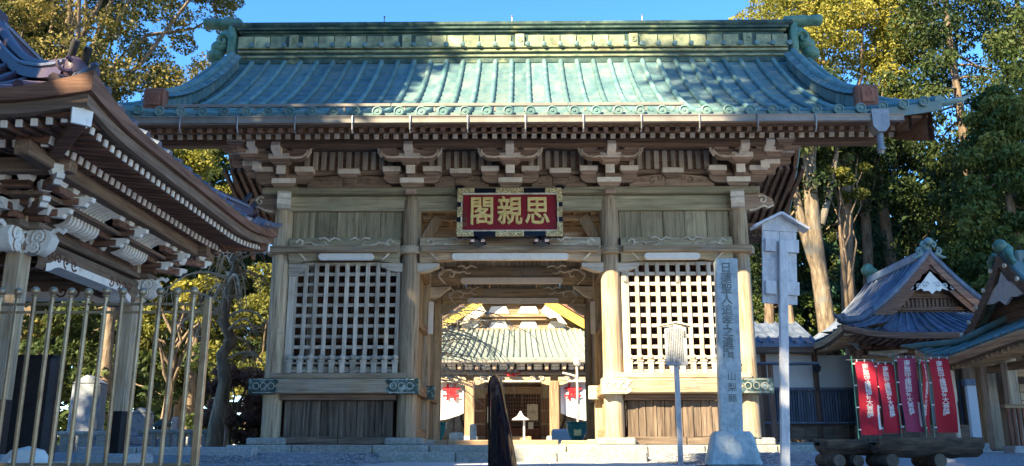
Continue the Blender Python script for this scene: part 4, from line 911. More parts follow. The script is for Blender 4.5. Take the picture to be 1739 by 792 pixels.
tag(put('boulder', MB().lathe([(.001, -.1), (.16, -.05), (.2, .06), (.12, .16), (.001, .19)], n=7).mesh('boulder', 'bright_white', 30), None, (-3.80, 6.9, .06)), 'pale rounded stone at the foot of the fence', 'stone')
# ---------------------------------------------------------------- name plaque over the passage
pq = thing('name_plaque', 'red and black framed plaque with three gold characters hung over the gate passage', 'plaque', (GX - 0.005, GY - 0.52, 3.86))
PT = Matrix.Rotation(R(-7), 4, 'X')
def pm_part(name, mb, mat, par, **k): mb.v = [tuple(PT @ Vector(v)) for v in mb.v]; return part(name, mb, mat, par, **k)
m = MB(); w, h = .955, .96
m.box((0, 0, .065), (2 * w - .06, .10, .11), .015); m.box((0, 0, h - .065), (2 * w - .06, .10, .11), .015)
for s in (-1, 1): m.box((s * (w - .065), 0, h / 2), (.11, .098, h - .02), .015); m.box((s * (w - .05), .0, h + .02), (.18, .09, .09), .04)
fr = pm_part('frame', m, 'black_lacquer', pq)
m = MB(); m.box((0, .02, h / 2), (1.72, .04, .78)); fld = pm_part('panel', m, 'red_lacquer', pq)
m = MB()
for z in (.125, h - .125): m.box((0, -.035, z), (1.74, .05, .025), .006)
for s in (-1, 1): m.box((s * .86, -.035, h / 2), (.025, .049, .735), .006)
pm_part('border', m, 'old_white', pq)
for sx in (-1, 1):
    for sz in (0, 1):
        m = MB(); zz = .065 if sz == 0 else h - .065; m.box((sx * (w - .17), -.055, zz), (.30, .02, .105), .03); m.box((sx * (w - .065), -.054, .17 if sz == 0 else h - .17), (.105, .02, .24), .03); pm_part('corner_fitting', m, 'gold_lace', fr)
    m = MB(); m.box((sx * (w - .065), -.055, h / 2), (.10, .02, .20), .03); pm_part('edge_fitting', m, 'gold_lace', fr)
for zz in (.065, h - .065):
    m = MB(); m.box((0, -.055, zz), (.50, .02, .105), .03); pm_part('edge_fitting', m, 'gold_lace', fr)
for x, ch in ((.49, '思'), (0.0, '親'), (-.50, '閣')):
    o = text('character', ch, .58, 'gold', pq, PT @ Vector((x, -.012, h / 2)), (R(90 - 7), 0, 0), bold=0, bev=.011, ext=.008, sx=.80)
for z in (.26, .36):
    m = MB(); m.box((-.80, -.008, z), (.07, .012, .075), .01); pm_part('seal', m, 'copper_rust', pq)
text('signature', '山\n人\n之\n書', .06, 'copper_rust', pq, PT @ Vector((-.80, -.006, .66)), (R(83), 0, 0), ext=.003)
for x in (-.56, .56):
    m = MB(); m.lathe([(.05, .03), (.05, -.02), (.15, -.10), (.16, -.13), (.0, -.13)], (x, -.02, 0), 4); pm_part('foot', m, 'black_lacquer', pq)
    for s in (-1, 1):
        m = MB(); m.box((x + s * .09, -.11, -.085), (.07, .02, .05), .02); pm_part('foot_fitting', m, 'pink_paint', pq)

# ---------------------------------------------------------------- inscribed stone pillar
sp = thing('stone_pillar', 'tall pale blue-grey stone pillar with carved characters on a rough base before the gate', 'pillar', (2.975, 12.9, 0), R(-6))
m = MB(); m.box((0, 0, .23), (.66, .56, .50), .05, taper=1.13)
for i, v in enumerate(m.v): m.v[i] = (v[0] * (1 - .16 * (v[2] > .2)), v[1] * (1 - .1 * (v[2] > .2)), v[2])
part('plinth', m, 'pillar_stone', sp)
m = MB(); m.box((.03, 0, 1.71), (.315, .30, 2.54), .012, Matrix.Rotation(R(1.5), 3, 'Y')); part('shaft', m, 'pillar_stone', sp)
tl = R(1.5)
for i, ch in enumerate('日蓮聖人追孝之遺蹟'):
    z = 2.86 - .158 * i - .03; text('character', ch, .165, 'carved_ink', sp, (.03 + (z - 1.71) * math.sin(tl) - .015, -.1515, z), (R(90), tl, 0), bold=.003, ext=.003)
for i, ch in enumerate('山梨縣'):
    z = 1.24 - .155 * i; text('character', ch, .13, 'carved_ink', sp, (.05 + (z - 1.71) * math.sin(tl), -.1515, z), (R(90), tl, 0), bold=.001, ext=.003)

# ---------------------------------------------------------------- small notice board
sn = thing('notice_board', 'small white notice board with dense black writing on a thin white post', 'sign', (2.345, 13.5, 0))
m = MB(); m.box((0, .02, .99), (.075, .06, 1.98), .008); part('post', m, 'grey_paint', sn)
m = MB(); m.box((0, -.03, 1.765), (.335, .03, .60), .006); bd = part('board', m, 'board_grey', sn)
m = MB(); m.prism([(-.235, 2.065), (0, 2.115), (.235, 2.065), (.235, 2.085), (0, 2.14), (-.235, 2.085)], 'xz', -.09, .16); part('roof', m, 'silver_x', sn)
text('lettering', '思\n親\n閣', .036, 'ink', bd, (.135, -.0465, 1.99), (R(90), 0, 0), ext=.0008, bold=.0006)
rnd = random.Random(5); m = MB()
for c_ in range(9):
    x = .098 - .0275 * c_; z = 2.03 - (0 if c_ % 4 else .03)
    while z > 1.52 + rnd.uniform(0, .12) * (c_ % 3 == 2):
        s_ = .0115; k = rnd.randint(2, 4)
        for j in range(k): m.box((x + rnd.uniform(-.002, .002), -.0455, z - s_ * 1.3 * j / k), (s_ * rnd.uniform(.8, 1.3), .0012, .0048))
        m.box((x + rnd.uniform(-.004, .004), -.0455, z - s_ * .6), (.0048, .0012, s_ * 1.2)); z -= .0205
o = part('writing', m, 'ink', bd); o['kind'] = 'stuff'

# ---------------------------------------------------------------- tall notice board seen from the back
tb = thing('tall_notice_board', 'tall weathered grey notice board seen from behind with gabled top on a square post', 'sign', (2.86, 10.0, 0)); tb.rotation_euler = (0, R(3.6), 0)
m = MB(); m.box((0, -.05, 1.28), (.095, .07, 2.62), .008); part('post', m, 'grey_paint', tb)
for i in range(2):
    m = MB(); m.box((-.13 + .20 * i + .005, .01, 2.28), (.197, .03, .86), .004); part('board', m, 'grey_paint', tb)
for z in (2.53, 2.03):
    for s, w in ((-1, .125), (1, .14)):
        m = MB(); m.box((-.02 + s * (.055 + w / 2 + (.012 if s > 0 else 0)), -.03, z), (w, .045, .155), .005); part('batten', m, 'grey_paint', tb)
m = MB(); m.prism([(-.225, 2.71), (.185, 2.71), (.185, 2.78), (-.02, 2.90), (-.225, 2.78)], 'xz', -.012, .03); part('gable_board', m, 'grey_paint', tb)
for s in (-1, 1):
    m = MB(); m.bar((-.02, .0, 2.915), (-.02 + s * .32, .0, 2.735), .20, .03, .004, up=(0, 0, 1)); part('roof_board', m, 'grey_paint', tb)

# ---------------------------------------------------------------- black handrail on the steps
hr_ = thing('handrail', 'glossy black tubular handrail rising up the steps in the centre foreground', 'handrail', (-.11, 3.36, -.40))
pts = [(0, 0, -.06), (0, 0, .70)] + [(0.0, -.075 + .075 * math.cos(a), .79 + .075 * math.sin(a)) for a in [R(q) for q in range(0, 86, 12)]]
m = MB(); m.tube([(0.0, 0, -.06), (0.0, 0, .815)], .0205, 18); part('post', m, 'black_rail', hr_, 50)
m = MB(); rp = [(0.0, -.0, .812), (0.0, -.006, .845), (.004, -.035, .866), (.008, -.075, .868)] + [(.012 + .038 * t, -.10 - t, .866 - .158 * t) for t in (0, .4, .8, 1.2, 1.6, 2.0, 2.4, 2.8, 3.3)]
m.tube(rp, .0225, 18); part('rail', m, 'black_rail', hr_, 50)
m = MB(); m.tube([(.122, -3.0, -.85), (.122, -3.0, .40)], .02, 14); part('post', m, 'black_rail', hr_, 50)

# ---------------------------------------------------------------- banners
def banner(px, Y, w, h, zt, yaw, mat, label, tagstrip=True, poleoff=0.05):
    t = thing('banner', label, 'banner', (px, Y, 0), yaw, 'red nobori banners behind the log planters')
    m = MB(); m.tube([(0, 0, 0), (0, 0, zt + .10)], .012, 8); part('pole', m, 'green_glaze' if mat else 'steel', t, 50)
    m = MB(); m.tube([(-.10, 0, zt + .03), (w + poleoff + .02, 0, zt + .04)], .008, 6); part('cross_bar', m, 'galvanised', t, 50)
    f = lambda x, z: -.012 + .036 * math.sin(x * 10 + z * (3 + px % 2) + px * 3) * (zt - z) / h + .03 * math.sin(z * 4 + px * 5)
    m = MB(); nx, nz = 5, 12; sk = .02
    m.sheet([[(poleoff + w * i / nx + sk * (j / nz), f(w * i / nx, zt - h * j / nz), zt - h * j / nz) for i in range(nx + 1)] for j in range(nz + 1)])
    cl = part('cloth', m, mat, t, 60)
    sz = h * .092
    def fn(v): x = poleoff + w * .5 + v.x; z = zt - h * .03 - (-v.y); return Vector((x + sk * (zt - z) / h, f(x - poleoff, z) - .006, z))
    text('lettering', '\n'.join('南無守護稲荷大菩薩'), sz, 'white_cloth', cl, (0, 0, 0), (0, 0, 0), bold=.0015, ext=0, fn=fn, line=.90)
    if tagstrip:
        m = MB(); x0 = poleoff + w * .86; m.sheet([[(x0 + sk * .7, f(x0, z) - .008, z), (x0 + w * .11 + sk * .7, f(x0, z) - .008, z)] for z in (zt - h * .60, zt - h * .75, zt - h * .93)]); part('name_strip', m, 'white_cloth', cl)
    m = MB()
    for k in range(4): m.box((poleoff - .02, -.012, zt - h * (.03 + .3 * k)), (.05, .012, .022))
    for k in range(3): m.box((poleoff + w * (.1 + .4 * k), -.012, zt + .015), (.018, .012, .045))
    part('loops', m, 'white_cloth', cl)
    return t
BZ = 1.82
banner(6.12, 16.5, .365, 1.33, BZ, 0, 'red_cloth', 'bright red banner leftmost of the row, with a white name strip at its right edge')
banner(6.52, 16.5, .33, 1.25, BZ - .05, 0, 'red_cloth', 'dark red banner second from left, between the bright one and the faded one')
banner(6.86, 16.4, .34, 1.33, BZ + .05, 0, 'faded_cloth', 'faded purplish red banner in the middle of the row')
banner(7.22, 16.2, .34, 1.28, BZ - .02, R(52), 'red_cloth', 'narrow red banner turned almost edge-on, right of the faded banner', False)
banner(7.50, 16.5, .37, 1.34, BZ + .05, 0, 'red_cloth', 'deep red banner standing alone at the right end of the row', False)
wl = thing('signpost', 'slim white signpost right beside the rightmost red banner', 'sign', (8.32, 17.3, 0))
m = MB(); m.box((0, 0, .75), (.07, .07, 1.5), .01); part('post', m, 'bright_white', wl); m = MB(); m.box((-.03, 0, 1.42), (.17, .10, .62), .03); part('board', m, 'bright_white', wl)

# ---------------------------------------------------------------- log planters
def logp(label, x0, x1, y, z, r, sg=1):
    t = thing('log_planter', label, 'planter', (x0, y, 0), 0, 'half log planters on short logs'); L = x1 - x0; rnd = random.Random(int(x0 * 10))
    m = MB(); n = 14; rows = []
    for i in range(13):
        x = L * i / 12; rr = r * (1 + rnd.uniform(-.06, .06)) * (.72 if i == 0 else 1)
        rows.append([(x + rnd.uniform(-.01, .01), math.cos(math.pi + math.pi * j / n) * rr, z + math.sin(math.pi + math.pi * j / n) * rr) for j in range(n + 1)] + [(x, rr * .72, z + rnd.uniform(-.015, .01)), (x, rr * .68, z - .07), (x, 0, z - .10), (x, -rr * .68, z - .07), (x, -rr * .72, z + rnd.uniform(-.015, .01)), (x, -rr, z)])
    m.sheet(rows); m.add(rows[0], [tuple(range(len(rows[0]) - 1))]); m.add(rows[-1], [tuple(range(len(rows[0]) - 1))]); part('trough', m, 'rot_log', t, 40)
    m = MB(); m.sheet([[(L * i / 10, yy, z - .045 + rnd.uniform(-.015, .02)) for yy in (-r * .7, 0, r * .7)] for i in range(11)]); part('soil', m, 'earth', t)
    return t
logp('long dark half log planter in front, right of the pair under the banners', 4.60, 5.93, 11.9, .375, .25)
logp('shorter half log planter lying behind the left end of the long one', 3.98, 4.95, 12.25, .36, .22)
for x, y, r, lab in ((4.08, 12.1, .085, 'round sawn log under the left end of the short planter'), (4.38, 12.25, .08, 'mossy log lying behind between the two planters'), (4.72, 11.98, .09, 'round log under the left end of the long planter'), (5.33, 11.98, .09, 'log under the right part of the long planter')):
    t = thing('support_log', lab, 'log', (x, y, 0), R(8), 'logs carrying the planters')
    m = MB(); rr = [r * q for q in (.98, 1.03, 1.0, 1.04, 1.0)]; m.tube([(0, -.26 + .13 * i, r) for i in range(5)], rr, 12, caps=False); part('bark', m, 'rot_log', t, 60)
    for yy in (-.262, .262):
        m = MB(); m.lathe([(r * .99, 0), (r * .97, .006), (r * .5, .009), (0, .009)], (0, yy, r), 12, Matrix.Rotation(math.pi / 2 if yy < 0 else -math.pi / 2, 3, 'X')); part('cut_end', m, 'log_end', t)
# ---------------------------------------------------------------- small shrine with blue roof (right)
AX, AY = 11.15, 24.0
shrine = thing('small_shrine', 'small shrine with blue tiled gable roof and white carved gable pendant behind the banners', 'shrine', (AX, AY, 0)); Q = shrine
EX, YF, YB, ZE, ZR = 3.05, -1.75, 4.0, 3.12, 5.45
def sside(s, y, k, dz=0.0):                                              # side slopes, k from eave to ridge
    e = max(0, (-y + 0.2) / 1.9) if y < 0.2 else 0
    return (s * EX * (1 - k), y, ZE + (ZR - ZE) * (.36 * k + .64 * k * k) + .22 * min(1, e) ** 2 * max(0, 1 - k * 2.2) + dz)
def strip(name, pts_a, pts_b, mat, par):
    m = MB(); m.sheet([[a, b] for a, b in zip(pts_a, pts_b)]); return part(name, m, mat, par, 40)
rfm = MB(); rfm.box((0, 1.75, ZR + .02), (.34, 3.9, .26), .04); rf2 = part('roof', rfm, 'copper_blue', Q)
ks = [i / 10 for i in range(11)]
for s in (-1, 1):
    n = 17; ysr = [YF + (YB - YF) * i / n for i in range(n + 1)]
    for i in range(n):
        y0, y1 = ysr[i], ysr[i + 1]
        # in front of the gable wall only the skirt below the gable foot
        def lim(y): return 1.0 if y > -0.22 else max(.04, .5 * (y - YF) / (-0.15 - YF))
        a = [sside(s, y0, k * lim(y0)) for k in ks]; b_ = [sside(s, y1, k * lim(y1)) for k in ks]
        m = MB(); m.sheet([[p, q] for p, q in zip(a, b_)]); m.tube([(p[0], p[1], p[2] + .02) for p in b_], .045, 6); part('roof_pan', m, 'copper_blue', rf2, 40)
    m = MB(); m.tube([sside(s, -.30, .40 + .6 * k, .08) for k in ks], .10, 8); part('verge_roll', m, 'copper_blue', rf2, 50)
    for rr, dz, y, hh, mt in ((.0, -.02, -.36, .26, 'brown_x'), (.0, -.26, -.30, .22, 'brown_x')):
        m = MB(); m.sheet([[(p[0], p[1] + q, p[2] + z) for q, z in ((0, 0), (.06, 0), (.06, -hh), (0, -hh), (0, 0))] for p in [sside(s, y, .36 + .64 * k, dz) for k in ks]]); part('bargeboard', m, mt, Q)
    m = MB(); m.tube([sside(s, YF + .02, 0, .08), sside(s, (YF - .2) / 2 - .1, .24, .10), sside(s, -.25, .46, .12)], [.10, .10, .09], 8); dr = part('hip_ridge', m, 'copper_blue', rf2, 50)
    m = MB(); c = Vector(sside(s, YF, 0, .12)); m.box(c, (.22, .22, .22), .05); m.tube([c + Vector((s * a, -.12, q)) for a, q in spiral(0, 0, .12, 1.3, 0, 1, 10)], .03, 6); m.tube([c, c + Vector((s * .2, -.2, .02)), c + Vector((s * .3, -.3, .1))], [.06, .05, .02], 6); part('hip_ornament', m, 'copper_blue', dr, 50)
n = 22
def fskirt(u, k, dz=0): x = u * EX * (1 - .5 * k); return (x, YF + (-.12 - YF) * k, ZE + .72 * (.7 * k + .3 * k * k) + .22 * max(0, (abs(u) - .5) / .5) ** 2 * (1 - k) + dz)
for i in range(n):
    u0, u1 = -1 + 2 * i / n, -1 + 2 * (i + 1) / n; m = MB(); kk = [j / 5 for j in range(6)]
    m.sheet([[fskirt(u0, k), fskirt(u1, k)] for k in kk]); m.tube([fskirt(u1, k, .02) for k in kk], .035, 6); part('roof_pan', m, 'copper_blue', rf2, 40)
m = MB(); us = [-1 + i / 10 for i in range(21)]
m.sheet([[(p[0], p[1] + q, p[2] + z) for p in [fskirt(u, 0) for u in us]] for q, z in ((0, -.01), (-.02, -.05), (.0, -.16), (.12, -.17))]); part('eave_fascia', m, 'brown_x', Q)
m = MB(); m.sheet([[(p[0], p[1] + q, p[2] + z) for p in [fskirt(u, 0) for u in us]] for q, z in ((.05, -.17), (1.7, .0))]); part('soffit', m, 'dark_y', Q)
for s in (-1, 1):
    ysr = [YF + (YB - YF) * i / 12 for i in range(13)]
    m = MB(); m.sheet([[(p[0] - s * q, p[1], p[2] + z) for p in [sside(s, y, 0) for y in ysr]] for q, z in ((0, -.01), (-.02, -.05), (0, -.17), (.12, -.18))]); part('eave_fascia', m, 'tan_y', Q)
    m = MB(); m.sheet([[(p[0] - s * q, p[1], p[2] + z) for p in [sside(s, y, 0) for y in ysr]] for q, z in ((.05, -.18), (1.2, .05))]); part('soffit', m, 'dark_x', Q)
    r_ = MB().box((0, 0, 0), (.7, .06, .07)).mesh('rafter', 'tan_x')
    for i in range(30): p = sside(s, YF + .15 + (YB - YF - .3) * i / 29, 0); put('rafter', r_, Q, (p[0] - s * .42, p[1], p[2] - .20), (0, s * .12, 0))
r_ = MB().box((0, 0, 0), (.06, .7, .07)).mesh('rafter', 'brown_y')
for i in range(30): p = fskirt(-.95 + 1.9 * i / 29, 0); put('rafter', r_, Q, (p[0], p[1] + .42, p[2] - .20), (-.1, 0, 0))
# gable face: lattice, pendant
m = MB(); m.prism([(-1.55, 3.9), (1.55, 3.9), (0, ZR - .1)], 'xz', .05, .08); part('gable_wall', m, 'dark_x', Q)
m = MB(); m.box((0, -.02, 3.98), (2.6, .10, .10), .01); m.box((0, -.02, 4.30), (1.7, .08, .07), .01); part('gable_beam', m, 'brown_x', Q)
for i in range(19):
    m = MB(); m.box((-1.0 + 1.0 / 9 * i, .02, 4.14), (.035, .05, .26)); part('gable_lattice', m, 'brown_z', Q)
m = MB(); poly = [(0, 4.34), (.10, 4.44), (.22, 4.42), (.28, 4.50), (.44, 4.44), (.60, 4.46), (.80, 4.42), (.62, 4.56), (.52, 4.60), (.42, 4.70), (.30, 4.74), (.22, 4.88), (.10, 4.94), (0, 5.05)]
m.prism(poly + [(-a, b) for a, b in poly[::-1][1:-1]], 'xz', -.30, .06); gp = part('gable_pendant', m, 'bright_white', Q)
m = MB()
for s in (-1, 1):
    for cx, cz, r in ((.16, 4.60, .10), (.36, 4.56, .08), (.55, 4.50, .06)): m.tube([(a, -.305, q) for a, q in spiral(s * cx, cz, r, 1.3, 1, s, 10)], .018, 5)
part('pendant_scroll', m, 'grey_paint', gp)
m = MB(); c = Vector((0, -.35, ZR + .20))
m.box(c + Vector((0, .1, -.05)), (.26, .18, .32), .05)
for s in (-1, 1):
    m.tube([c + Vector((s * a, -.02, q)) for a, q in spiral(.13, .05, .10, 1.4, .5, 1, 12)], .04, 7); m.tube([c + Vector((s * a, -.02, q)) for a, q in spiral(.25, -.13, .10, 1.3, 0, 1, 12)], .038, 7); m.tube([c + Vector((s * .16, 0, -.18)), c + Vector((s * .36, .0, -.30)), c + Vector((s * .46, 0, -.30))], [.06, .05, .02], 7)
m.lathe([(.001, -.10), (.10, -.06), (.13, .03), (.09, .10), (.001, .14)], c + Vector((0, -.05, .12)), 10); part('ridge_ornament', m, 'copper', rf2, 60)
m = MB(); c = Vector((0, YB - .4, ZR + .2)); m.box(c, (.4, .2, .4), .08); m.lathe([(.001, -.2), (.2, -.08), (.22, .05), (.12, .2), (.001, .25)], c + Vector((-.12, 0, .12)), 9); part('ridge_ornament', m, 'copper_green', rf2, 60)
# body: posts, brackets, walls
for x in (-2.1, -.75, .75, 2.1):
    m = MB(); m.box((x, 0, 1.7), (.22, .22, 2.7), .02); part('post', m, 'dark_z', Q)
m = MB(); m.box((0, 0, 2.62), (4.6, .16, .2), .01); part('beam', m, 'tan_x', Q); m = MB(); m.box((0, -.02, 3.02), (5.0, .2, .12), .01); part('beam', m, 'brown_x', Q); m = MB(); m.box((0, -.5, 3.08), (5.4, .14, .12), .01); part('beam', m, 'brown_x', Q)
bk = MB(); bk.box((0, -.1, 2.78), (.20, .22, .12), .02); bk.box((0, -.22, 2.92), (.62, .10, .10), .02); bk.box((0, -.40, 2.9), (.10, .5, .10), .02); bk.tube([(0, -.6, 2.9), (0, -.75, 2.98), (0, -.8, 3.1)], [.06, .05, .02], 6); bkm = bk.mesh('bracket_set', 'brown_x')
for x in (-2.1, -1.42, -.75, 0, .75, 1.42, 2.1): put('bracket_set', bkm, Q, (x, 0, 0))
m = MB(); m.box((0, .3, 1.9), (4.1, .06, 2.4)); part('back_wall', m, 'dark_z', Q)
for i in range(16):
    m = MB(); m.box((-1.95 + .26 * i, .2, 1.5), (.07, .05, 1.2)); part('lattice_bar', m, 'lattice_blue', Q)
m = MB(); m.box((0, .15, .62), (4.4, .5, .5), .02); part('base_wall', m, 'dark_x', Q); m = MB(); m.box((0, .0, .2), (5.2, 1.4, .34), .02); part('plinth', m, 'granite', Q)
m = MB(); m.tube([(-2.1, -.2, 2.9), (-2.3, -.5, 3.0), (-2.6, -.7, 3.02), (-2.8, -1.0, 3.16)], [.08, .09, .07, .04], 7); m.tube([(-1.9, -.3, 2.75), (-1.4, -.5, 2.72), (-.9, -.4, 2.8)], [.06, .09, .05], 7); part('carved_branch', m, 'silver_x', Q, 60)

# ---------------------------------------------------------------- corridor with white wall left of it
co_ = thing('corridor_building', 'low corridor with white plaster wall, dark slats and blue roof behind the tall notice board', 'building', (7.7, 25.3, 0))
m = MB(); m.box((.6, .05, 2.35), (3.4, .12, 1.0)); part('plaster_wall', m, 'plaster', co_)
for x in (-.85, .62, 2.2): m = MB(); m.box((x, -.04, 1.75), (.14, .14, 2.6), .01); part('post', m, 'brown_z', co_)
m = MB(); m.box((.6, -.05, 1.90), (3.4, .12, .07), .01); m.box((.6, -.10, .96), (3.4, .16, .06), .01); part('rail', m, 'lattice_blue', co_)
for i in range(44):
    m = MB(); m.box((-1.05 + .076 * i, -.02 + (.03 if 18 < i < 30 else 0), 1.43), (.05, .04, .90)); part('slat', m, 'slate_blue' if 18 < i < 30 else 'lattice_blue', co_)
m = MB(); m.box((.6, .02, 1.43), (3.4, .04, .95)); part('backing', m, 'black_paint', co_)
m = MB(); m.box((.6, .0, .72), (3.4, .1, .44)); part('base_wall', m, 'dark_x', co_)
for i in range(9): m = MB(); m.box((-1.0 + .4 * i, -.07, .72), (.03, .03, .44)); part('batten', m, 'dark_z', co_)
m = MB(); m.box((.6, .0, .22), (3.6, .5, .44), .03); part('plinth', m, 'stone', co_)
m = MB(); m.sheet([[(-1.4, -.8, 3.12), (.5, -.8, 3.12)], [(-1.4, .9, 3.9), (.5, .9, 3.9)], [(-1.4, 2.4, 3.2), (.5, 2.4, 3.2)], [(-1.4, 2.4, 3.1), (.5, 2.4, 3.1)], [(-1.4, -.8, 3.0), (.5, -.8, 3.0)], [(-1.4, -.8, 3.12), (.5, -.8, 3.12)]]); r3 = part('roof', m, 'copper_blue', co_)
for i in range(7): m = MB(); m.tube([(-1.35 + .3 * i, -.82, 3.13), (-1.35 + .3 * i, .9, 3.92)], .04, 6); part('roof_roll', m, 'copper_blue', r3)
m = MB(); m.box((-.5, -.5, 2.93), (1.8, .5, .14)); part('eave_board', m, 'dark_x', co_)
m = MB(); m.bar((-1.5, -1.2, 2.5), (.3, -1.2, 2.5), .5, .05, .01); part('canopy', m, 'copper_blue', co_)
m = MB(); m.tube([(.45, -.7, 3.0), (.45, -.7, 1.2)], .012, 5); m.lathe([(.02, 2.3), (.09, 2.34), (.12, 2.46), (.06, 2.52), (.0, 2.52)], (.45, -.7, 0), 8); part('rain_chain', m, 'black_paint', co_)
for x in (-1.3, -.98): m = MB(); m.box((x, -1.2, 1.3), (.12, .12, 2.4), .01); part('canopy_post', m, 'brown_z', co_)

# ---------------------------------------------------------------- hall at the right edge
BX, BY = 8.05, 16.2
rh = thing('prayer_hall', 'weathered hall with green copper eave and posts on a stone base at the right edge', 'hall', (BX, BY, 0)); K = rh
Y0, Y1 = -4.2, 1.95
def weave(y, k, dz=0.0): 
    l = .34 * max(0, (y - .2) / 1.75) ** 2 + .30 * max(0, (-y - 2.2) / 2.0) ** 2
    return (1.55 * k, y, 1.90 + .22 * min(1, max(0, (1.2 - y) / 3)) * 1 + l * (1 - k) + .78 * (.6 * k + .4 * k * k) + dz)
rfk = MB(); rfk.box((3.2, .2, 3.75), (3.9, .30, .28), .04); rf4 = part('roof', rfk, 'copper', K)
n = 26
for i in range(n):
    y0, y1 = Y0 + (Y1 - Y0) * i / n, Y0 + (Y1 - Y0) * (i + 1) / n; kk = [j / 6 for j in range(7)]
    m = MB(); m.sheet([[weave(y0, k), weave(y1, k)] for k in kk]); m.tube([weave(y0, k, .02) for k in kk], .035, 6); part('roof_pan', m, 'copper', rf4, 40)
ysr = [Y0 + (Y1 - Y0) * i / 18 for i in range(19)]
m = MB(); m.sheet([[(p[0] + q, p[1], p[2] + z) for p in [weave(y, 0) for y in ysr]] for q, z in ((0, -.01), (-.02, -.05), (0, -.16), (.12, -.17))]); part('eave_fascia', m, 'tan_y', K)
m = MB(); m.sheet([[(p[0] + q, p[1], p[2] + z) for p in [weave(y, 0) for y in ysr]] for q, z in ((.05, -.17), (1.5, -.02))]); part('soffit', m, 'dark_x', K)
r_ = MB().box((0, 0, 0), (.8, .055, .065)).mesh('rafter', 'tan_x')
for i in range(34): p = weave(Y0 + .1 + (Y1 - Y0 - .2) * i / 33, 0); put('rafter', r_, K, (p[0] + .46, p[1], p[2] - .18), (0, -.12, 0))
m = MB(); m.tube([weave(Y1, 0, .05), weave(Y1 - .6, .4, .08), weave(Y1 - 1.3, .95, .12)], .07, 8); m.tube([weave(Y1, 0, .05), Vector(weave(Y1, 0, .05)) + Vector((-.2, .2, .03))], [.06, .02], 6); part('hip_ridge', m, 'copper_roll', rf4, 50)
# upper gable facing left, front slope
for s in (-1, 1):
    for i in range(11):
        x0, x1 = 1.05 + .36 * i, 1.05 + .36 * (i + 1); kk = [j / 6 for j in range(7)]
        P_ = lambda x, k, dz=0: (x, .2 + s * 1.95 * (1 - k), 2.36 + 1.45 * (.62 * k + .38 * k * k) + dz)
        m = MB(); m.sheet([[P_(x0, k), P_(x1, k)] for k in kk]); m.tube([P_(x0, k, .03) for k in kk], .05, 6); part('roof_pan', m, 'copper', rf4, 40)
    m = MB(); m.sheet([[(p[0] + q, p[1], p[2] + z) for q, z in ((-.05, .02), (.02, .02), (.02, -.22), (-.05, -.22), (-.05, .02))] for p in [P_(1.02, k) for k in kk]]); part('bargeboard', m, 'dark_y', K)
    for j in range(5):
        m = MB(); p = P_(.96, .15 + .18 * j); m.lathe([(.04, 0), (.045, .04), (0, .05)], p, 8, Matrix.Rotation(-math.pi / 2, 3, 'Y')); part('verge_knob', m, 'old_white', K)
m = MB(); m.prism([(-1.6, 2.3), (2.0, 2.3), (.2, 3.62)], 'yz', 1.28, .06); part('gable_wall', m, 'dark_y', K)
m = MB(); m.prism([(.2, 2.86), (.4, 2.98), (.6, 2.95), (.95, 2.98), (.6, 3.2), (.35, 3.3), (.2, 3.5), (.05, 3.3), (-.2, 3.2), (-.55, 2.98), (-.2, 2.95), (0, 2.98)], 'yz', 1.0, .05); part('gable_pendant', m, 'grey_paint', K)
m = MB(); c = Vector((1.15, .2, 3.86)); m.box(c, (.22, .28, .34), .08); m.lathe([(.001, -.14), (.12, -.06), (.14, .05), (.08, .14), (.001, .17)], c + Vector((-.1, 0, .10)), 9); m.tube([c + Vector((-.1, -.2, 0)), c + Vector((-.14, -.32, -.12)), c + Vector((-.1, -.4, -.28))], [.08, .08, .04], 7); m.tube([c + Vector((-.1, .2, 0)), c + Vector((-.14, .32, -.12)), c + Vector((-.1, .4, -.28))], [.08, .08, .04], 7); part('ridge_ornament', m, 'copper_green', rf4, 60)
# posts, beams, walls
for x, y in ((.95, .30), (.95, 1.05), (.95, -1.9), (2.6, 1.05), (2.6, .30)):
    m = MB(); m.box((x, y, 1.1), (.20, .20, 1.75), .02); part('post', m, 'silver_z', K)
m = MB(); m.box((.95, -.5, 1.72), (.14, 3.6, .14), .01); part('beam', m, 'tan_y', K); m = MB(); m.box((2.2, .3, 1.60), (2.6, .12, .14), .01); part('beam', m, 'tan_x', K); m = MB(); m.box((.95, -.5, 2.0), (.12, 4.2, .12), .01); part('beam', m, 'brown_y', K)
bk = MB(); bk.box((0, 0, 1.84), (.22, .22, .10), .02); bk.box((-.12, 0, 1.92), (.5, .10, .08), .02); bk.box((0, 0, 1.92), (.10, .5, .08), .02); bk.tube([(-.3, 0, 1.9), (-.4, 0, 1.94), (-.44, 0, 2.02)], [.06, .05, .02], 6); bk.tube([(0, -.2, 1.7), (0, -.34, 1.72), (0, -.4, 1.8)], [.06, .06, .03], 6); bkm2 = bk.mesh('bracket_set', 'silver_x')
for x, y in ((.95, .30), (.95, 1.05), (.95, -1.9), (.95, -.8)): put('bracket_set', bkm2, K, (x, y, 0))
m = MB(); m.box((2.4, 1.5, 1.1), (2.6, .06, 1.8)); part('back_wall', m, 'dark_z', K)
m = MB(); m.box((1.05, 1.42, 1.1), (.32, .05, 1.5)); part('wall_board', m, 'tan_z', K)
sj = MB(); sj.box((1.72, 1.0, 1.22), (.56, .03, .5)); sh = part('shoji_window', sj, 'shoji', K)
m = MB()
for i in range(3): m.box((1.47 + .25 * i, .975, 1.22), (.02, .02, .5))
for i in range(4): m.box((1.72, .973, .98 + .16 * i), (.56, .02, .018))
part('window_bars', m, 'dark_x', sh)
x = .3; k = 0
while x < 4.2:
    w = (.34, .42, .30)[k % 3]; k += 1; m = MB(); m.box((x + w / 2, -.55, .18), (w - .012, .4, .22), .02); part('base_stone', m, 'granite', K); x += w
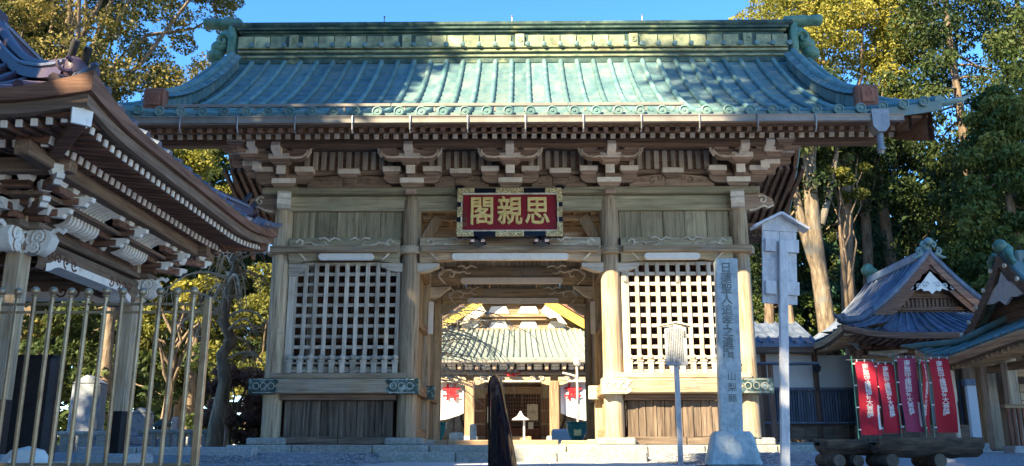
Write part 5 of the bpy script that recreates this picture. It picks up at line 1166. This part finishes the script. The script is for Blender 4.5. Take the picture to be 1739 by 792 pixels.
for x in (.62, 1.35):
    for q in range(5):
        m = MB(); m.box((x + .09 * q, -.1, .62), (.04, .05, .66)); part('fence_bar', m, 'copper_rust', K)
    m = MB(); m.box((x + .18, -.1, .98), (.52, .14, .07), .01); part('fence_rail', m, 'tan_x', K)
for i in range(4):
    m = MB(); m.lathe([(.02, 1.5), (.10, 1.3), (.12, 1.22), (.0, 1.2)], (1.35 + .22 * i, .25, .18), 8); part('hanging_bell', m, 'dark_x', K)
# plaster store seen between the halls
pb = thing('plaster_wall', 'white plaster wall panel seen between the right-hand halls', 'wall', (11.0, 21.5, 0))
m = MB(); m.box((0, 0, 1.1), (.7, .12, 1.3)); part('panel', m, 'plaster', pb); m = MB(); m.box((0, 0, 1.8), (.8, .2, .14), .01); part('coping', m, 'lattice_blue', pb); m = MB(); m.box((0, 0, .25), (.8, .2, .5), .02); part('plinth', m, 'stone', pb)
# ---------------------------------------------------------------- main hall through the passage
MX, MY = -0.38, 34.0
mh = thing('main_hall', 'sunlit main hall with pale green copper roof and yellow gable boards seen through the gate', 'hall', (MX, MY, 0)); J = mh
m = MB(); m.box((0, 1.2, .22), (15, 5.4, .5), .03); part('platform', m, 'granite', J)
m = MB(); m.box((0, -2.2, .12), (6, 1.2, .24), .02); part('front_step', m, 'granite', J)
for x in (-4.3, -1.49, 1.49, 4.3):
    m = MB(); m.box((x, -2.5, 1.55), (.34, .34, 2.1), .03); part('column', m, 'tan_z', J); m = MB(); m.box((x, -2.5, .58), (.56, .56, .24), .03); part('column_base', m, 'granite', J)
def hb_(x0, x1, z0, z1, y):
    m = MB(); n = 20; rows = []
    for i in range(n + 1):
        x = x0 + (x1 - x0) * i / n; e = min(x - x0, x1 - x); zl = z0 + .1 * min(1, max(0, (e - .1) / .3))
        rows.append([(x, y - .12, zl), (x, y - .14, z1 - .04), (x, y + .14, z1), (x, y + .12, zl), (x, y - .12, zl)])
    m.sheet(rows); o = part('carved_beam', m, 'old_x', J)
    m = MB(); m.box(((x0 + x1) / 2, y - .15, z0 + .13), ((x1 - x0) * .75, .05, .07), .02); part('moulding', m, 'old_white', o)
    c = MB()
    for s in (-1, 1):
        for k in range(2): c.tube([(a, y - .15, q) for a, q in spiral((x0 + x1) / 2 + s * ((x1 - x0) / 2 - .3 - .3 * k), (z0 + z1) / 2 + .05, .11, 1.3, 1, s, 10)], .022, 5)
    part('carved_scroll', c, 'old_white', o)
hb_(-1.35, 1.35, 2.45, 2.80, -2.5); hb_(-4.15, -1.63, 2.45, 2.80, -2.5); hb_(1.63, 4.15, 2.45, 2.80, -2.5)
m = MB(); m.box((0, -2.5, 2.86), (9.2, .34, .1), .015); part('plate', m, 'old_x', J)
blk = MB().box((0, 0, 0), (.17, .2, .11), .02).mesh('bearing_block', 'white_paint'); arm = MB(); arm.box((0, 0, 0), (.62, .14, .1), .02); arm.box((0, -.25, .06), (.12, .6, .1), .02); armm = arm.mesh('bracket_arm', 'frieze_x')
for i in range(15):
    x = -4.3 + .614 * i; put('bracket_arm', armm, J, (x, -2.5, 2.95))
    for dx in (-.24, 0, .24): put('bearing_block', blk, J, (x + dx, -2.58, 3.05)); put('bearing_block', blk, J, (x + dx, -2.75, 3.17))
m = MB(); m.box((0, -2.42, 3.06), (9.2, .06, .36)); part('frieze_wall', m, 'brown_x', J)
m = MB(); m.prism([(-.20, 2.90), (.20, 2.90), (.11, 3.0), (0, 3.06), (-.11, 3.0)], 'xz', -2.95, .1); part('carved_crest', m, 'black_paint', J)
m = MB(); m.box((0, -2.72, 2.84), (.62, .04, .05), .01); m.box((0, -2.73, 2.78), (.34, .03, .06), .02); part('carved_crest', m, 'red_print', J)
rk = MB().box((0, 0, 0), (.08, 1.2, .09)).mesh('rafter', 'frieze_y')
for i in range(52): put('rafter', rk, J, (-5.6 + .22 * i, -2.0, 3.42), (.16, 0, 0))
# lower roof
def mroof(u, k, dz=0): x = u * (1 - .10 * k); return (x, -3.0 + 5.2 * k, 3.36 + .1 * max(0, (abs(u) - 5) / 2) ** 2 + 1.72 * (.7 * k + .3 * k * k) + dz)
rfb = MB(); rfb.sheet([[mroof(u, k, -.16) for u in (-7, -3, 0, 3, 7)] for k in (0, .5, 1)]); rf5 = part('roof', rfb, 'brown_y', J)
kk = [i / 8 for i in range(9)]; n = 60
for i in range(n):
    u0, u1 = -7 + 14 * i / n, -7 + 14 * (i + 1) / n; m = MB(); m.sheet([[mroof(u0, k), mroof(u1, k)] for k in kk]); part('roof_pan', m, 'copper_pale', rf5)
    m = MB(); m.tube([mroof(u0, k, .03) for k in kk], .05, 7); part('roof_roll', m, 'copper_pale', rf5, 50)
m = MB(); m.sheet([[(p[0], p[1] + q, p[2] + z) for p in [mroof(u, 0) for u in [-7 + i for i in range(15)]]] for q, z in ((0, .02), (-.03, -.02), (-.02, -.14), (.15, -.16))]); part('eave_fascia', m, 'copper_pale', rf5)
m = MB(); m.tube([(-6.8, -3.1, 3.22), (6.8, -3.1, 3.22)], .06, 8); part('gutter', m, 'gutter', J, 50)
# gable above
m = MB(); m.prism([(-3.6, 4.9), (3.6, 4.9), (0, 7.4)], 'xz', 2.3, .1); part('gable_wall', m, 'tan_x', J)
m = MB(); m.box((0, 2.15, 5.02), (6.2, .25, .14), .02); m.box((0, 2.16, 5.62), (3.9, .22, .12), .02); m.box((0, 2.17, 5.47), (3.6, .18, .05), .01); m.box((0, 2.15, 6.2), (2.4, .22, .12), .02); part('gable_beam', m, 'tan_x', J)
for x, z, w in ((-1.8, 5.28, .8), (-.62, 5.28, .8), (.62, 5.28, .8), (1.8, 5.28, .8), (-.62, 5.90, .9), (.62, 5.90, .9)):
    m = MB(); m.prism([(x - w * .5, z - .16), (x + w * .5, z - .16), (x + w * .34, z + .14), (x - w * .34, z + .14)], 'xz', 2.2, .08); part('plaster_panel', m, 'bright_white', J)
for s in (-1, 1):
    for mt, dz, hh, y in (('yellow_paint', 0, .40, 1.75), ('brown_x', .34, .3, 1.65)):
        m = MB(); m.sheet([[(p[0], p[1] + q, p[2] + z) for q, z in ((0, 0), (.1, 0), (.1, -hh), (0, -hh), (0, 0))] for p in [(s * 4.3 * (1 - k), y, 4.72 + 2.7 * (.72 * k + .28 * k * k) + dz) for k in kk]]); part('bargeboard', m, mt, J)
    for i in range(9):
        y0 = 1.6 + .45 * i; m = MB(); m.sheet([[(s * 4.9 * (1 - k), y, 4.75 + 3.1 * (.72 * k + .28 * k * k)) for y in (y0, y0 + .44)] for k in kk]); m.tube([(s * 4.9 * (1 - k), y0, 4.78 + 3.1 * (.72 * k + .28 * k * k)) for k in kk], .06, 6); part('upper_pan', m, 'copper_pale', rf5, 40)
    m = MB(); m.prism([(s * 1.1, 5.75), (s * 1.5, 5.45), (s * 1.75, 5.5), (s * 1.85, 5.3), (s * 2.2, 5.2), (s * 1.9, 5.6), (s * 1.3, 6.0)], 'xz', 1.70, .06); part('gable_carving', m, 'old_white', J)
# front wall, doors, notices
m = MB(); m.box((0, .95, 1.85), (9.6, .08, 2.8)); part('front_wall', m, 'old_x', J)
for s in (-1, 1):
    m = MB(); m.box((s * 1.28, .80, 1.65), (.42, .16, 2.2), .02); part('door_post', m, 'old_z', J)
    for z in (.95, 1.45, 1.95): m = MB(); m.box((s * 1.28, .70, z), (.40, .05, .42), .01); part('wall_panel', m, 'brown_z', J)
m = MB(); m.box((0, .80, 2.5), (2.3, .2, .28), .02); part('lintel', m, 'tan_x', J)
for x0 in (-1.05, -.35, .35):
    m = MB(); m.box((x0 + .35, .86, 1.5), (.69, .04, 1.8)); d_ = part('door', m, 'black_paint', J)
    m = MB()
    for i in range(7): m.box((x0 + .04 + .103 * i, .82, 1.75), (.03, .04, 1.25))
    for i in range(9): m.box((x0 + .35, .815, 1.15 + .15 * i), (.68, .04, .03))
    part('lattice', m, 'brown_z', d_)
    m = MB(); m.box((x0 + .35, .80, .80), (.68, .05, .5), .01); part('door_board', m, 'copper_rust', d_)
for x, z, w, h_ in ((.75, 1.65, .42, .62), (.68, 1.14, .20, .26), (-.92, 1.55, .18, .60)): m = MB(); m.box((x, .74, z), (w, .02, h_)); part('notice', m, 'old_white' if w > .3 else 'bright_white', J)
# white curtains with red crests
for s in (-1, 1):
    m = MB(); nx, nz = 26, 8
    m.sheet([[(s * (1.72 + 2.35 * i / nx), -2.35 + .06 * math.sin(i * 1.1) * (.3 + j / nz), 2.70 - (1.20 + .5 * max(0, (i / nx - .02)) ** .6) * j / nz) for i in range(nx + 1)] for j in range(nz + 1)]); cu = part('curtain', m, 'white_cloth', J, 60)
    m = MB(); cx = s * 2.16; cz = 2.22
    for q in (-.13, .13): m.box((cx + q, -2.43, cz), (.075, .012, .60)); m.box((cx, -2.44, cz + q * 1.0), (.60, .012, .075))
    for a in range(4): m.lathe([(.05, 0), (.05, .01), (0, .01)], (cx + .05 * math.cos(a * 1.57), -2.445, cz + .05 * math.sin(a * 1.57)), 8, Matrix.Rotation(math.pi / 2, 3, 'X'))
    part('crest', m, 'red_print', cu)
    for x in (2.15, 2.45): m = MB(); m.box((s * x, .85, 1.35), (.26, .05, 1.3), .01); part('shutter', m, 'galvanised', J)
    m = MB(); m.tube([(s * a, .3, z) for a, z in ((2.0, 1.95), (1.95, 1.85), (1.98, 1.4), (1.88, 1.1), (1.7, .9))], .05, 7); part('iron_bracket', m, 'black_paint', J)
# urns, lamp, canopy post and stones before the hall
def urn(label, x, y):
    t = thing('urn', label, 'urn', (x, y, .40), 0, 'green glazed urns before the hall')
    m = MB(); m.lathe([(.15, 0), (.17, .03), (.15, .09), (.18, .13), (.25, .27), (.29, .42), (.30, .50), (.285, .52), (.31, .55), (.31, .58), (.26, .58), (.24, .5), (.0, .45)], n=20); o = part('bowl', m, 'green_glaze', t, 40)
    m = MB(); m.box((0, -.272, .30), (.20, .03, .20), .03, Matrix.Rotation(R(-14), 3, 'X')); part('gold_crest', m, 'gold', o)
    m = MB(); m.box((0, 0, -.10), (.5, .5, .20), .02); part('pedestal', m, 'granite', t)
urn('green glazed urn with gold crest right of the passage below the lamp post', 1.50, 25.0)
urn('green glazed urn with gold crest half hidden by the left passage post', -2.42, 25.0)
lp = thing('lamp_post', 'slim white lamp post behind the right green urn', 'lamp', (1.85, 30.2, .2))
m = MB(); m.tube([(0, 0, 0), (0, 0, 3.15)], .042, 10); part('post', m, 'old_white', lp, 50); m = MB(); m.tube([(0, 0, 2.45), (-.25, 0, 2.52), (-.5, 0, 2.58)], .035, 8); part('arm', m, 'old_white', lp, 50)
m = MB(); m.box((0, -.05, 2.95), (.22, .2, .32), .08); part('lamp_head', m, 'old_white', lp); m = MB(); m.lathe([(.10, 0), (.10, .05), (.06, .07), (0, .07)], (.02, -.16, 2.86), 10, Matrix.Rotation(math.pi / 2, 3, 'X')); part('lens', m, 'galvanised', lp)
cp = thing('canopy_post', 'small white peaked canopy on a thin stand before the hall doors', 'stand', (-.08, 30.6, .2))
m = MB(); m.lathe([(.30, 1.02), (.27, 1.06), (.13, 1.14), (.07, 1.22), (.03, 1.30), (.0, 1.32)], n=8); part('canopy', m, 'white_cloth', cp); m = MB(); m.tube([(.12, 0, 0), (.12, 0, 1.03)], .035, 8); part('stand', m, 'bright_white', cp); m = MB(); m.box((.12, 0, .05), (.3, .3, .2), .03); part('foot', m, 'granite', cp)
m = MB(); m.box((.0, .9, .33), (1.0, .6, .4), .03); part('offering_box', m, 'tan_x', mh).location = (.2, -1.2, .2)
for i, (x, y, w, d, h_, lab) in enumerate(((1.15, 26.5, .62, .4, .62, 'pale stone block left of the right urn'), (-1.95, 26.4, .42, .4, .52, 'small pale stone between the left urn and the hall steps'), (-1.50, 27.0, .20, .2, .78, 'thin pale stone post in front of the hall, left of the doors'), (-.95, 27.5, .22, .2, .34, 'little white stone near the foot of the left hall column'))):
    o = put('stone_block', MB().box((0, 0, h_ / 2), (w, d, h_), .05).mesh('stone_block', 'old_white' if i else 'granite'), None, (x, y, .2)); tag(o, lab, 'stone')
# ---------------------------------------------------------------- weeping cherry left of the passage
def cherry():
    t = thing('weeping_cherry', 'bare weeping cherry with pale hanging twigs in front of the main hall', 'tree', (-4.3, 25.5, 0)); rnd = random.Random(11)
    m = MB(); limb(m, (0, 0, -.1), (.3, 0, 2.6), .20, .13, n=6, wob=.03, rnd=rnd); limb(m, (.3, 0, 2.5), (1.4, -.3, 4.3), .12, .05, n=5, wob=.04, rnd=rnd); limb(m, (.3, 0, 2.4), (1.6, .2, 3.2), .10, .04, n=5, wob=.04, rnd=rnd); limb(m, (.3, 0, 2.5), (-1.2, .2, 4.0), .10, .04, n=5, wob=.04, rnd=rnd)
    part('trunk', m, 'bark', t, 60); m = MB()
    for i in range(44):
        a = Vector((rnd.uniform(.3, 1.8), rnd.uniform(-.8, .6), rnd.uniform(3.0, 4.5))); e = Vector((a.x + rnd.uniform(.4, 3.0), a.y + rnd.uniform(-.6, .6), a.z + rnd.uniform(-.3, .3))); h_ = rnd.uniform(.4, 1.7)
        pts = bez(a, a.lerp(e, .4) + Vector((0, 0, .5)), e + Vector((0, 0, .1)), e + Vector((rnd.uniform(-.2, .4), 0, -h_)), 9)
        m.tube(pts, [.022 - .0018 * k for k in range(10)], 5)
        for k in range(3, 9, 2): b_ = Vector(pts[k]); m.tube([b_, b_ + Vector((rnd.uniform(-.25, .3), rnd.uniform(-.1, .1), rnd.uniform(-.1, .1))), b_ + Vector((rnd.uniform(-.4, .5), rnd.uniform(-.2, .2), -rnd.uniform(.3, .8)))], [.009, .008, .004], 4)
    for i in range(26):
        z0_ = rnd.uniform(2.0, 2.9); m.tube(bez((1.2, rnd.uniform(-.5, .3), z0_), (1.9, 0, z0_ + .3), (2.4, 0, z0_ + .1), (rnd.uniform(2.6, 3.5), rnd.uniform(-.3, .3), z0_ - rnd.uniform(.0, .7)), 8), [.02 - .0018 * k for k in range(9)], 5)
    o = part('twigs', m, 'twig', t); o['kind'] = 'stuff'
cherry()
# ---------------------------------------------------------------- trees
def broad(name, label, loc, th, tr, cen, rad, mat, seed, n=60, per=120, size=.16, csize=(.18, .30), group=None, bark='bark', shell=.3, lean=0.0, nb=10, base_hole=.35, aspect=1.6):
    rnd = random.Random(seed); t = thing(name, label, 'tree', loc, 0, group); mb = MB(); cl = []; C_ = Vector(cen); pts = []
    for i in range(7): k = i / 6; pts.append((lean * k + rnd.uniform(-1, 1) * .06, rnd.uniform(-1, 1) * .06, th * k - .1))
    mb.tube(pts, [tr * (1.3 if i == 0 else 1) * (1 - .5 * i / 6) for i in range(7)], 9)
    for i in range(n):
        d = Vector((rnd.gauss(0, 1), rnd.gauss(0, 1), rnd.gauss(0, 1))).normalized(); k = base_hole + (1 - base_hole) * rnd.random() ** .5
        p = C_ + Vector((d.x * rad[0], d.y * rad[1], d.z * rad[2])) * k; s = min(rad) * rnd.uniform(*csize); cl.append((tuple(p), (s * 1.2, s * 1.2, s * .85)))
        if i < nb: limb(mb, pts[4 + i % 3], p, tr * .35, .02, sag=-.2, n=5, wob=.05, rnd=rnd)
    part('trunk', mb, bark, t, 60); put('crown', leaf_mesh('crown', cl, per, size, mat, seed, aspect=aspect, shell=shell), t); return t
# left: sunlit crown over the pavilion roof
broad('golden_tree', 'large golden brown tree towering behind the left pavilion roof', (-17.0, 30.0, 0), 13, .5, (.9, 0, 16.0), (5.1, 4.0, 5.6), 'leaf_autumn', 21, n=230, per=400, size=.085, csize=(.10, .19), shell=.6, nb=26, aspect=1.5)
conifer('cedar_tree', 'dark cedar at the upper left corner behind the golden tree', (-21.5, 33, 0), 24, 5.0, 4, 'leaf_dark', 22, n=80, per=130, size=.34)
broad('golden_tree', 'yellow green tree low between the pavilion roof and the gate roof', (-12.8, 27.0, 0), 6, .25, (.3, 0, 8.9), (2.4, 2.2, 2.0), 'leaf_gold', 23, n=50, per=340, size=.10, nb=12)
broad('sunlit_tree', 'thin yellow tree with open branches seen under the left end of the gate roof', (-11.6, 31.0, 0), 7, .22, (.2, 0, 7.6), (2.2, 2.0, 3.2), 'leaf_gold', 24, n=42, per=200, size=.09, nb=24, csize=(.14, .24))
broad('sunlit_tree', 'lime green leafy tree against the left side of the gate', (-7.7, 25.0, 0), 3.2, .18, (.2, 0, 3.3), (1.5, 1.4, 2.3), 'leaf_lime', 25, n=50, per=260, size=.09, nb=8)
broad('sunlit_tree', 'bright yellow green shrub-like tree behind the middle of the fence', (-9.6, 24.0, 0), 3, .15, (0, 0, 4.0), (1.1, 1.0, 1.2), 'leaf_gold', 26, n=16, per=220, size=.09, nb=10)
# bare gnarled tree with hanging twigs
t = thing('bare_tree', 'gnarled bare tree with pale drooping twigs between the fence and the gate', 'tree', (-6.35, 18.6, 0)); rnd = random.Random(31); m = MB()
m.tube([(-.05, 0, -.1), (-.02, 0, .8), (.05, .1, 1.6), (-.02, 0, 2.2), (.14, .05, 2.5), (-.06, 0, 2.9), (.0, 0, 3.5), (.12, 0, 4.1), (.1, 0, 4.7)], [.20, .16, .14, .13, .125, .12, .10, .08, .05], 9); part('trunk', m, 'pale_bark', t, 60); m = MB()
for i in range(30):
    z = rnd.uniform(2.0, 4.6); a = rnd.uniform(0, 6.28); L = rnd.uniform(.5, 1.5); e = Vector((math.cos(a) * L, math.sin(a) * L, z + rnd.uniform(-.1, .5)))
    pts = bez((0, 0, z), (e.x * .4, e.y * .4, z + .3), (e.x * .8, e.y * .8, e.z), (e.x, e.y, e.z - rnd.uniform(.2, .9)), 7); m.tube(pts, [.035 - .004 * k for k in range(8)], 5)
    for k in (3, 4, 5, 6):
        b_ = Vector(pts[k]); m.tube([b_, b_ + Vector((rnd.uniform(-.25, .25), rnd.uniform(-.2, .2), rnd.uniform(-.05, .1))), b_ + Vector((rnd.uniform(-.4, .4), rnd.uniform(-.3, .3), -rnd.uniform(.1, .5)))], [.011, .009, .004], 4)
o = part('twigs', m, 'twig', t); o['kind'] = 'stuff'
broad('russet_shrub', 'dry russet shrub at the foot of the bare tree', (-6.5, 19.8, 0), .8, .06, (.15, 0, 1.35), (.95, .8, .85), 'leaf_russet', 33, n=40, per=120, size=.085, nb=20)
broad('green_shrub', 'small dark green shrub beside the left corner of the gate', (-6.0, 20.6, 0), .4, .05, (.1, 0, .55), (.5, .45, .5), 'leaf_mid', 34, n=22, per=90, size=.08, nb=6)
# dim wood behind the graves: separate trunks with hanging crowns
rnd = random.Random(40)
labs = ['slender dark tree trunk at the far left behind the fence', 'dark tree behind the tall stone monument', 'dark tree right of the tall stone monument', 'dark tree behind the post of the pavilion', 'dark tree behind the small lantern', 'dark tree left of the bare gnarled tree', 'dark tree right of the bare gnarled tree', 'dark tree far behind the stone railing', 'dark tree far behind the left gate corner']
for i, (x, y) in enumerate(((-18.0, 29), (-15.6, 31), (-13.6, 29.5), (-12.4, 32), (-11.2, 30), (-9.9, 33), (-8.9, 31), (-14.4, 36), (-10.4, 38))):
    conifer('forest_tree', labs[i], (x, y, 0), rnd.uniform(9.0, 11.0) if i > 3 else 12, 2.3, 2.6 + rnd.uniform(-.4, .8), 'leaf_dark' if i % 3 else 'leaf_autumn', 41 + i, n=46, per=230, size=.12, group='dark trees behind the graves', trunk=.20)
for i, (x, y, lab) in enumerate(((-9.0, 27.5, 'low dark bush behind the stone lantern'), (-12.9, 27, 'low dark bush behind the tall monument'), (-16, 26, 'low dark bush at the left edge'))):
    broad('dark_shrub', lab, (x, y, 0), .5, .06, (0, 0, 1.0), (1.3, 1.0, .9), 'leaf_dark', 55 + i, n=36, per=200, size=.09, nb=6)
# right: golden cedar above the ridge end, dark conifers, trunks
broad('golden_cedar', 'big rounded golden cedar rising behind the right end of the gate ridge', (13.2, 35, 0), 14, .5, (.3, 0, 17.0), (4.1, 3.6, 5.6), 'leaf_gold', 61, n=260, per=420, size=.085, csize=(.12, .20), nb=14, shell=.78)
cf = [(16.4, 31, 23, 3.9, 3.5, 'leaf_dark', 'tall dark conifer just right of the golden cedar'), (18.9, 28, 22, 4.0, 2.5, 'leaf_mid', 'tall green cedar with drooping sprays at the right edge'), (15.2, 26.5, 11.5, 2.5, 3.5, 'leaf_mid', 'mid green drooping tree above the roof of the small shrine'), (21.0, 34, 26, 5.0, 3, 'leaf_dark', 'tall dark conifer behind the cedar at the right edge'), (12.6, 33, 12.5, 2.8, 3.0, 'leaf_blue', 'deep green conifer behind the forked pale trunk'), (17.6, 24.5, 9.0, 2.3, 3.0, 'leaf_mid', 'green tree between the shrine roof and the hall at the right edge'), (10.2, 34, 10.5, 2.6, 2.0, 'leaf_dark', 'dark conifer behind the tall notice board'), (15.0, 37, 15, 3.4, 2.5, 'leaf_dark', 'dark conifer far behind the shrine ridge')]
for i, (x, y, h, r, z0, mt, lab) in enumerate(cf):
    conifer('conifer', lab, (x, y, 0), h, r, z0, mt, 70 + i, n=110 if r > 3.5 else 80, per=420, size=.095, group='conifers behind the small shrine', droop=.6, trunk=.3)
broad('sunlit_tree', 'tree with bright yellow green leaves beside the right end of the gate eave', (10.6, 28.5, 0), 8, .10, (.1, 0, 9.0), (1.0, .9, .9), 'leaf_lime', 81, n=16, per=180, size=.09, nb=6)
tk = [(9.7, 28.0, 12, .30, -.1, 'pale_bark', 'thick pale forked trunk behind the tall notice board', True), (8.95, 28.5, 11, .20, -.5, 'bark', 'leaning brown trunk left of the pale forked trunk', False), (11.1, 29.5, 12, .26, .1, 'bark', 'straight brown trunk behind the back end of the shrine ridge', False), (12.3, 31, 12, .22, .1, 'bark', 'slim grey trunk right of the straight brown trunk', False), (8.3, 30, 10, .20, .2, 'bark', 'dark trunk showing left of the tall notice board', False), (13.6, 32, 13, .25, 0, 'bark', 'dim trunk behind the shrine roof ornament', False)]
for i, (x, y, h, r, ln, bk_, lab, fork) in enumerate(tk):
    rnd = random.Random(90 + i); t = thing('tall_tree', lab, 'tree', (x, y, 0), 0, 'bare lower trunks behind the shrine'); m = MB(); pts = []
    for j in range(11): k = j / 10; pts.append((ln * k + .10 * math.sin(k * 7 + i), .08 * math.sin(k * 5), h * k - .1))
    m.tube(pts, [r * (1.15 - .55 * j / 10) for j in range(11)], 10)
    if fork:
        m.tube([(.02, 0, 5.2), (-.28, 0, 6.3), (-.50, .1, 7.4), (-.62, .1, 8.6), (-.75, .1, 10)], [.2, .17, .15, .13, .1], 9); m.tube([(.1, 0, 7.4), (.45, 0, 8.4), (.75, 0, 9.6), (1.0, 0, 10.6)], [.13, .11, .09, .06], 8)
    cl = []
    for j in range(24):
        a = rnd.uniform(0, 6.28); q = rnd.uniform(.3, 1.6); z = h * rnd.uniform(.74, 1.05); p = (ln + math.cos(a) * q, math.sin(a) * q, z); cl.append((p, (.7, .7, .5)))
        if j < 10: limb(m, pts[7 + j % 3], p, .05, .015, n=4, rnd=rnd)
    part('trunk', m, bk_, t, 60); put('crown', leaf_mesh('crown', cl, 220, .11, 'leaf_dark', 95 + i, droop=.3), t)
for i, (x, y, lab) in enumerate(((8.0, 31, 'bushy dark undergrowth left of the tall notice board'), (10.4, 31.5, 'bushy undergrowth behind the forked trunk'), (13.0, 30, 'bushy undergrowth behind the shrine'))):
    broad('dark_shrub', lab, (x, y, 0), 1.5, .08, (0, 0, 3.2), (1.9, 1.5, 2.4), 'leaf_mid' if i < 2 else 'leaf_dark', 101 + i, n=50, per=260, size=.10, nb=8)
# far wood as one mass
cl = []; rnd = random.Random(120)
for i in range(520):
    s = 1 if i % 3 else -1; x = rnd.uniform(9.5, 60) if s > 0 else -rnd.uniform(17, 60); y = rnd.uniform(42, 60) - abs(x) * .12
    cl.append(((x, y, rnd.uniform(.5, 15 if s > 0 else 13)), (2.2, 2.0, 1.7)))
o = put('far_wood', leaf_mesh('far_wood', cl, 110, .55, 'leaf_dark', 121)); o['kind'] = 'stuff'
# ---- tall cedars that stand behind and beside the viewer and throw the dappled shade
def by_sun(a, d): return (a * math.cos(SUN_AZ) + d * math.sin(SUN_AZ), -a * math.sin(SUN_AZ) + d * math.cos(SUN_AZ))
def top(b, d): return b / math.cos(SUN_EL) - d * math.tan(SUN_EL)
for i, (a, d, b, r, z0, n, per, pw, sz) in enumerate(((-14.7, -9, 17.0, 7.0, 3, 210, 130, .74, .36), (-22.5, -10, 7.6, 4.5, 2, 110, 120, .7, .36), (-9.7, -9, 6.5, 2.6, 2, 80, 110, .6, .32), (-6.6, -8, 6.3, 2.8, 2, 80, 110, .6, .32), (-2.9, -9, 16.0, 5.5, 2, 160, 100, .55, .34), (4.5, -10, 17, 5.0, 3, 110, 100, .6, .36))):
    x, y = by_sun(a, d)
    conifer('shade_cedar', 'tall cedar outside the view that shades the forecourt', (x, y, -1.4 if y < 5 else 0), top(b, d) + (1.4 if y < 5 else 0), r, z0, 'leaf_dark', 200 + i, n=n, per=per, size=sz, group='cedars beside the viewer', trunk=.4, power=pw)
x, y = by_sun(-2.6, -12)
broad('shade_tree', 'tall broad crowned tree outside the view behind the steps', (x, y, -1.4), 24, .5, (0, 0, 34.5), (6.2, 6.0, 10), 'leaf_dark', 220, n=190, per=100, size=.34, nb=20, csize=(.15, .26))
# ---------------------------------------------------------------- pieces that lie far apart become objects of their own
def split_apart():
    users = {}
    for o in list(S.objects):
        if o.type == 'MESH' and o.get('kind') not in ('stuff', 'structure') and not o.name.startswith(('crown', 'trunk', 'lettering', 'character', 'writing', 'signature', 'twigs')): users.setdefault(o.data, []).append(o)
    for me, obs in users.items():
        nv = len(me.vertices)
        if nv < 12 or nv > 20000: continue
        par = list(range(nv))
        def find(a):
            while par[a] != a: par[a] = par[par[a]]; a = par[a]
            return a
        for e in me.edges:
            a, b = find(e.vertices[0]), find(e.vertices[1])
            if a != b: par[a] = b
        root = [find(i) for i in range(nv)]; ids = {r: i for i, r in enumerate(dict.fromkeys(root))}; k = len(ids)
        if k < 2 or k > 200: continue
        isl = np.array([ids[r] for r in root]); co = np.empty(nv * 3); me.vertices.foreach_get('co', co); co = co.reshape(-1, 3) * np.array(obs[0].scale)
        lo = np.full((k, 3), np.inf); hi = np.full((k, 3), -np.inf); np.minimum.at(lo, isl, co); np.maximum.at(hi, isl, co)
        size = (hi - lo).max(axis=1); gap = np.maximum(0, np.maximum(lo[:, None] - hi[None], lo[None] - hi[:, None]))
        near = np.sqrt((gap ** 2).sum(2)) <= np.maximum(.02, .5 * np.maximum(size[:, None], size[None]))
        lab = list(range(k))
        for i in range(k):
            for j in range(i + 1, k):
                if near[i, j] and lab[i] != lab[j]:
                    a, b = lab[j], lab[i]; lab = [b if q == a else q for q in lab]
        groups = sorted(set(lab))
        if len(groups) < 2: continue
        name = obs[0].name.split('.')[0]; new = []
        for g_ in groups:
            vid = [i for i in range(nv) if lab[isl[i]] == g_]; mp = {v: i for i, v in enumerate(vid)}; fs = [p for p in me.polygons if p.vertices[0] in mp]
            m2 = bpy.data.meshes.new(name); m2.from_pydata([me.vertices[v].co[:] for v in vid], [], [[mp[v] for v in p.vertices] for p in fs])
            for mm in me.materials: m2.materials.append(mm)
            m2.polygons.foreach_set('material_index', [p.material_index for p in fs])
            if fs and fs[0].use_smooth: m2.polygons.foreach_set('use_smooth', [True] * len(fs)); m2.set_sharp_from_angle(angle=R(45))
            m2.update(); new.append(m2)
        for o in obs:
            o.data = new[0]
            for m2 in new[1:]:
                c = put(name, m2, o.parent, o.location, o.rotation_euler, o.scale)
split_apart()
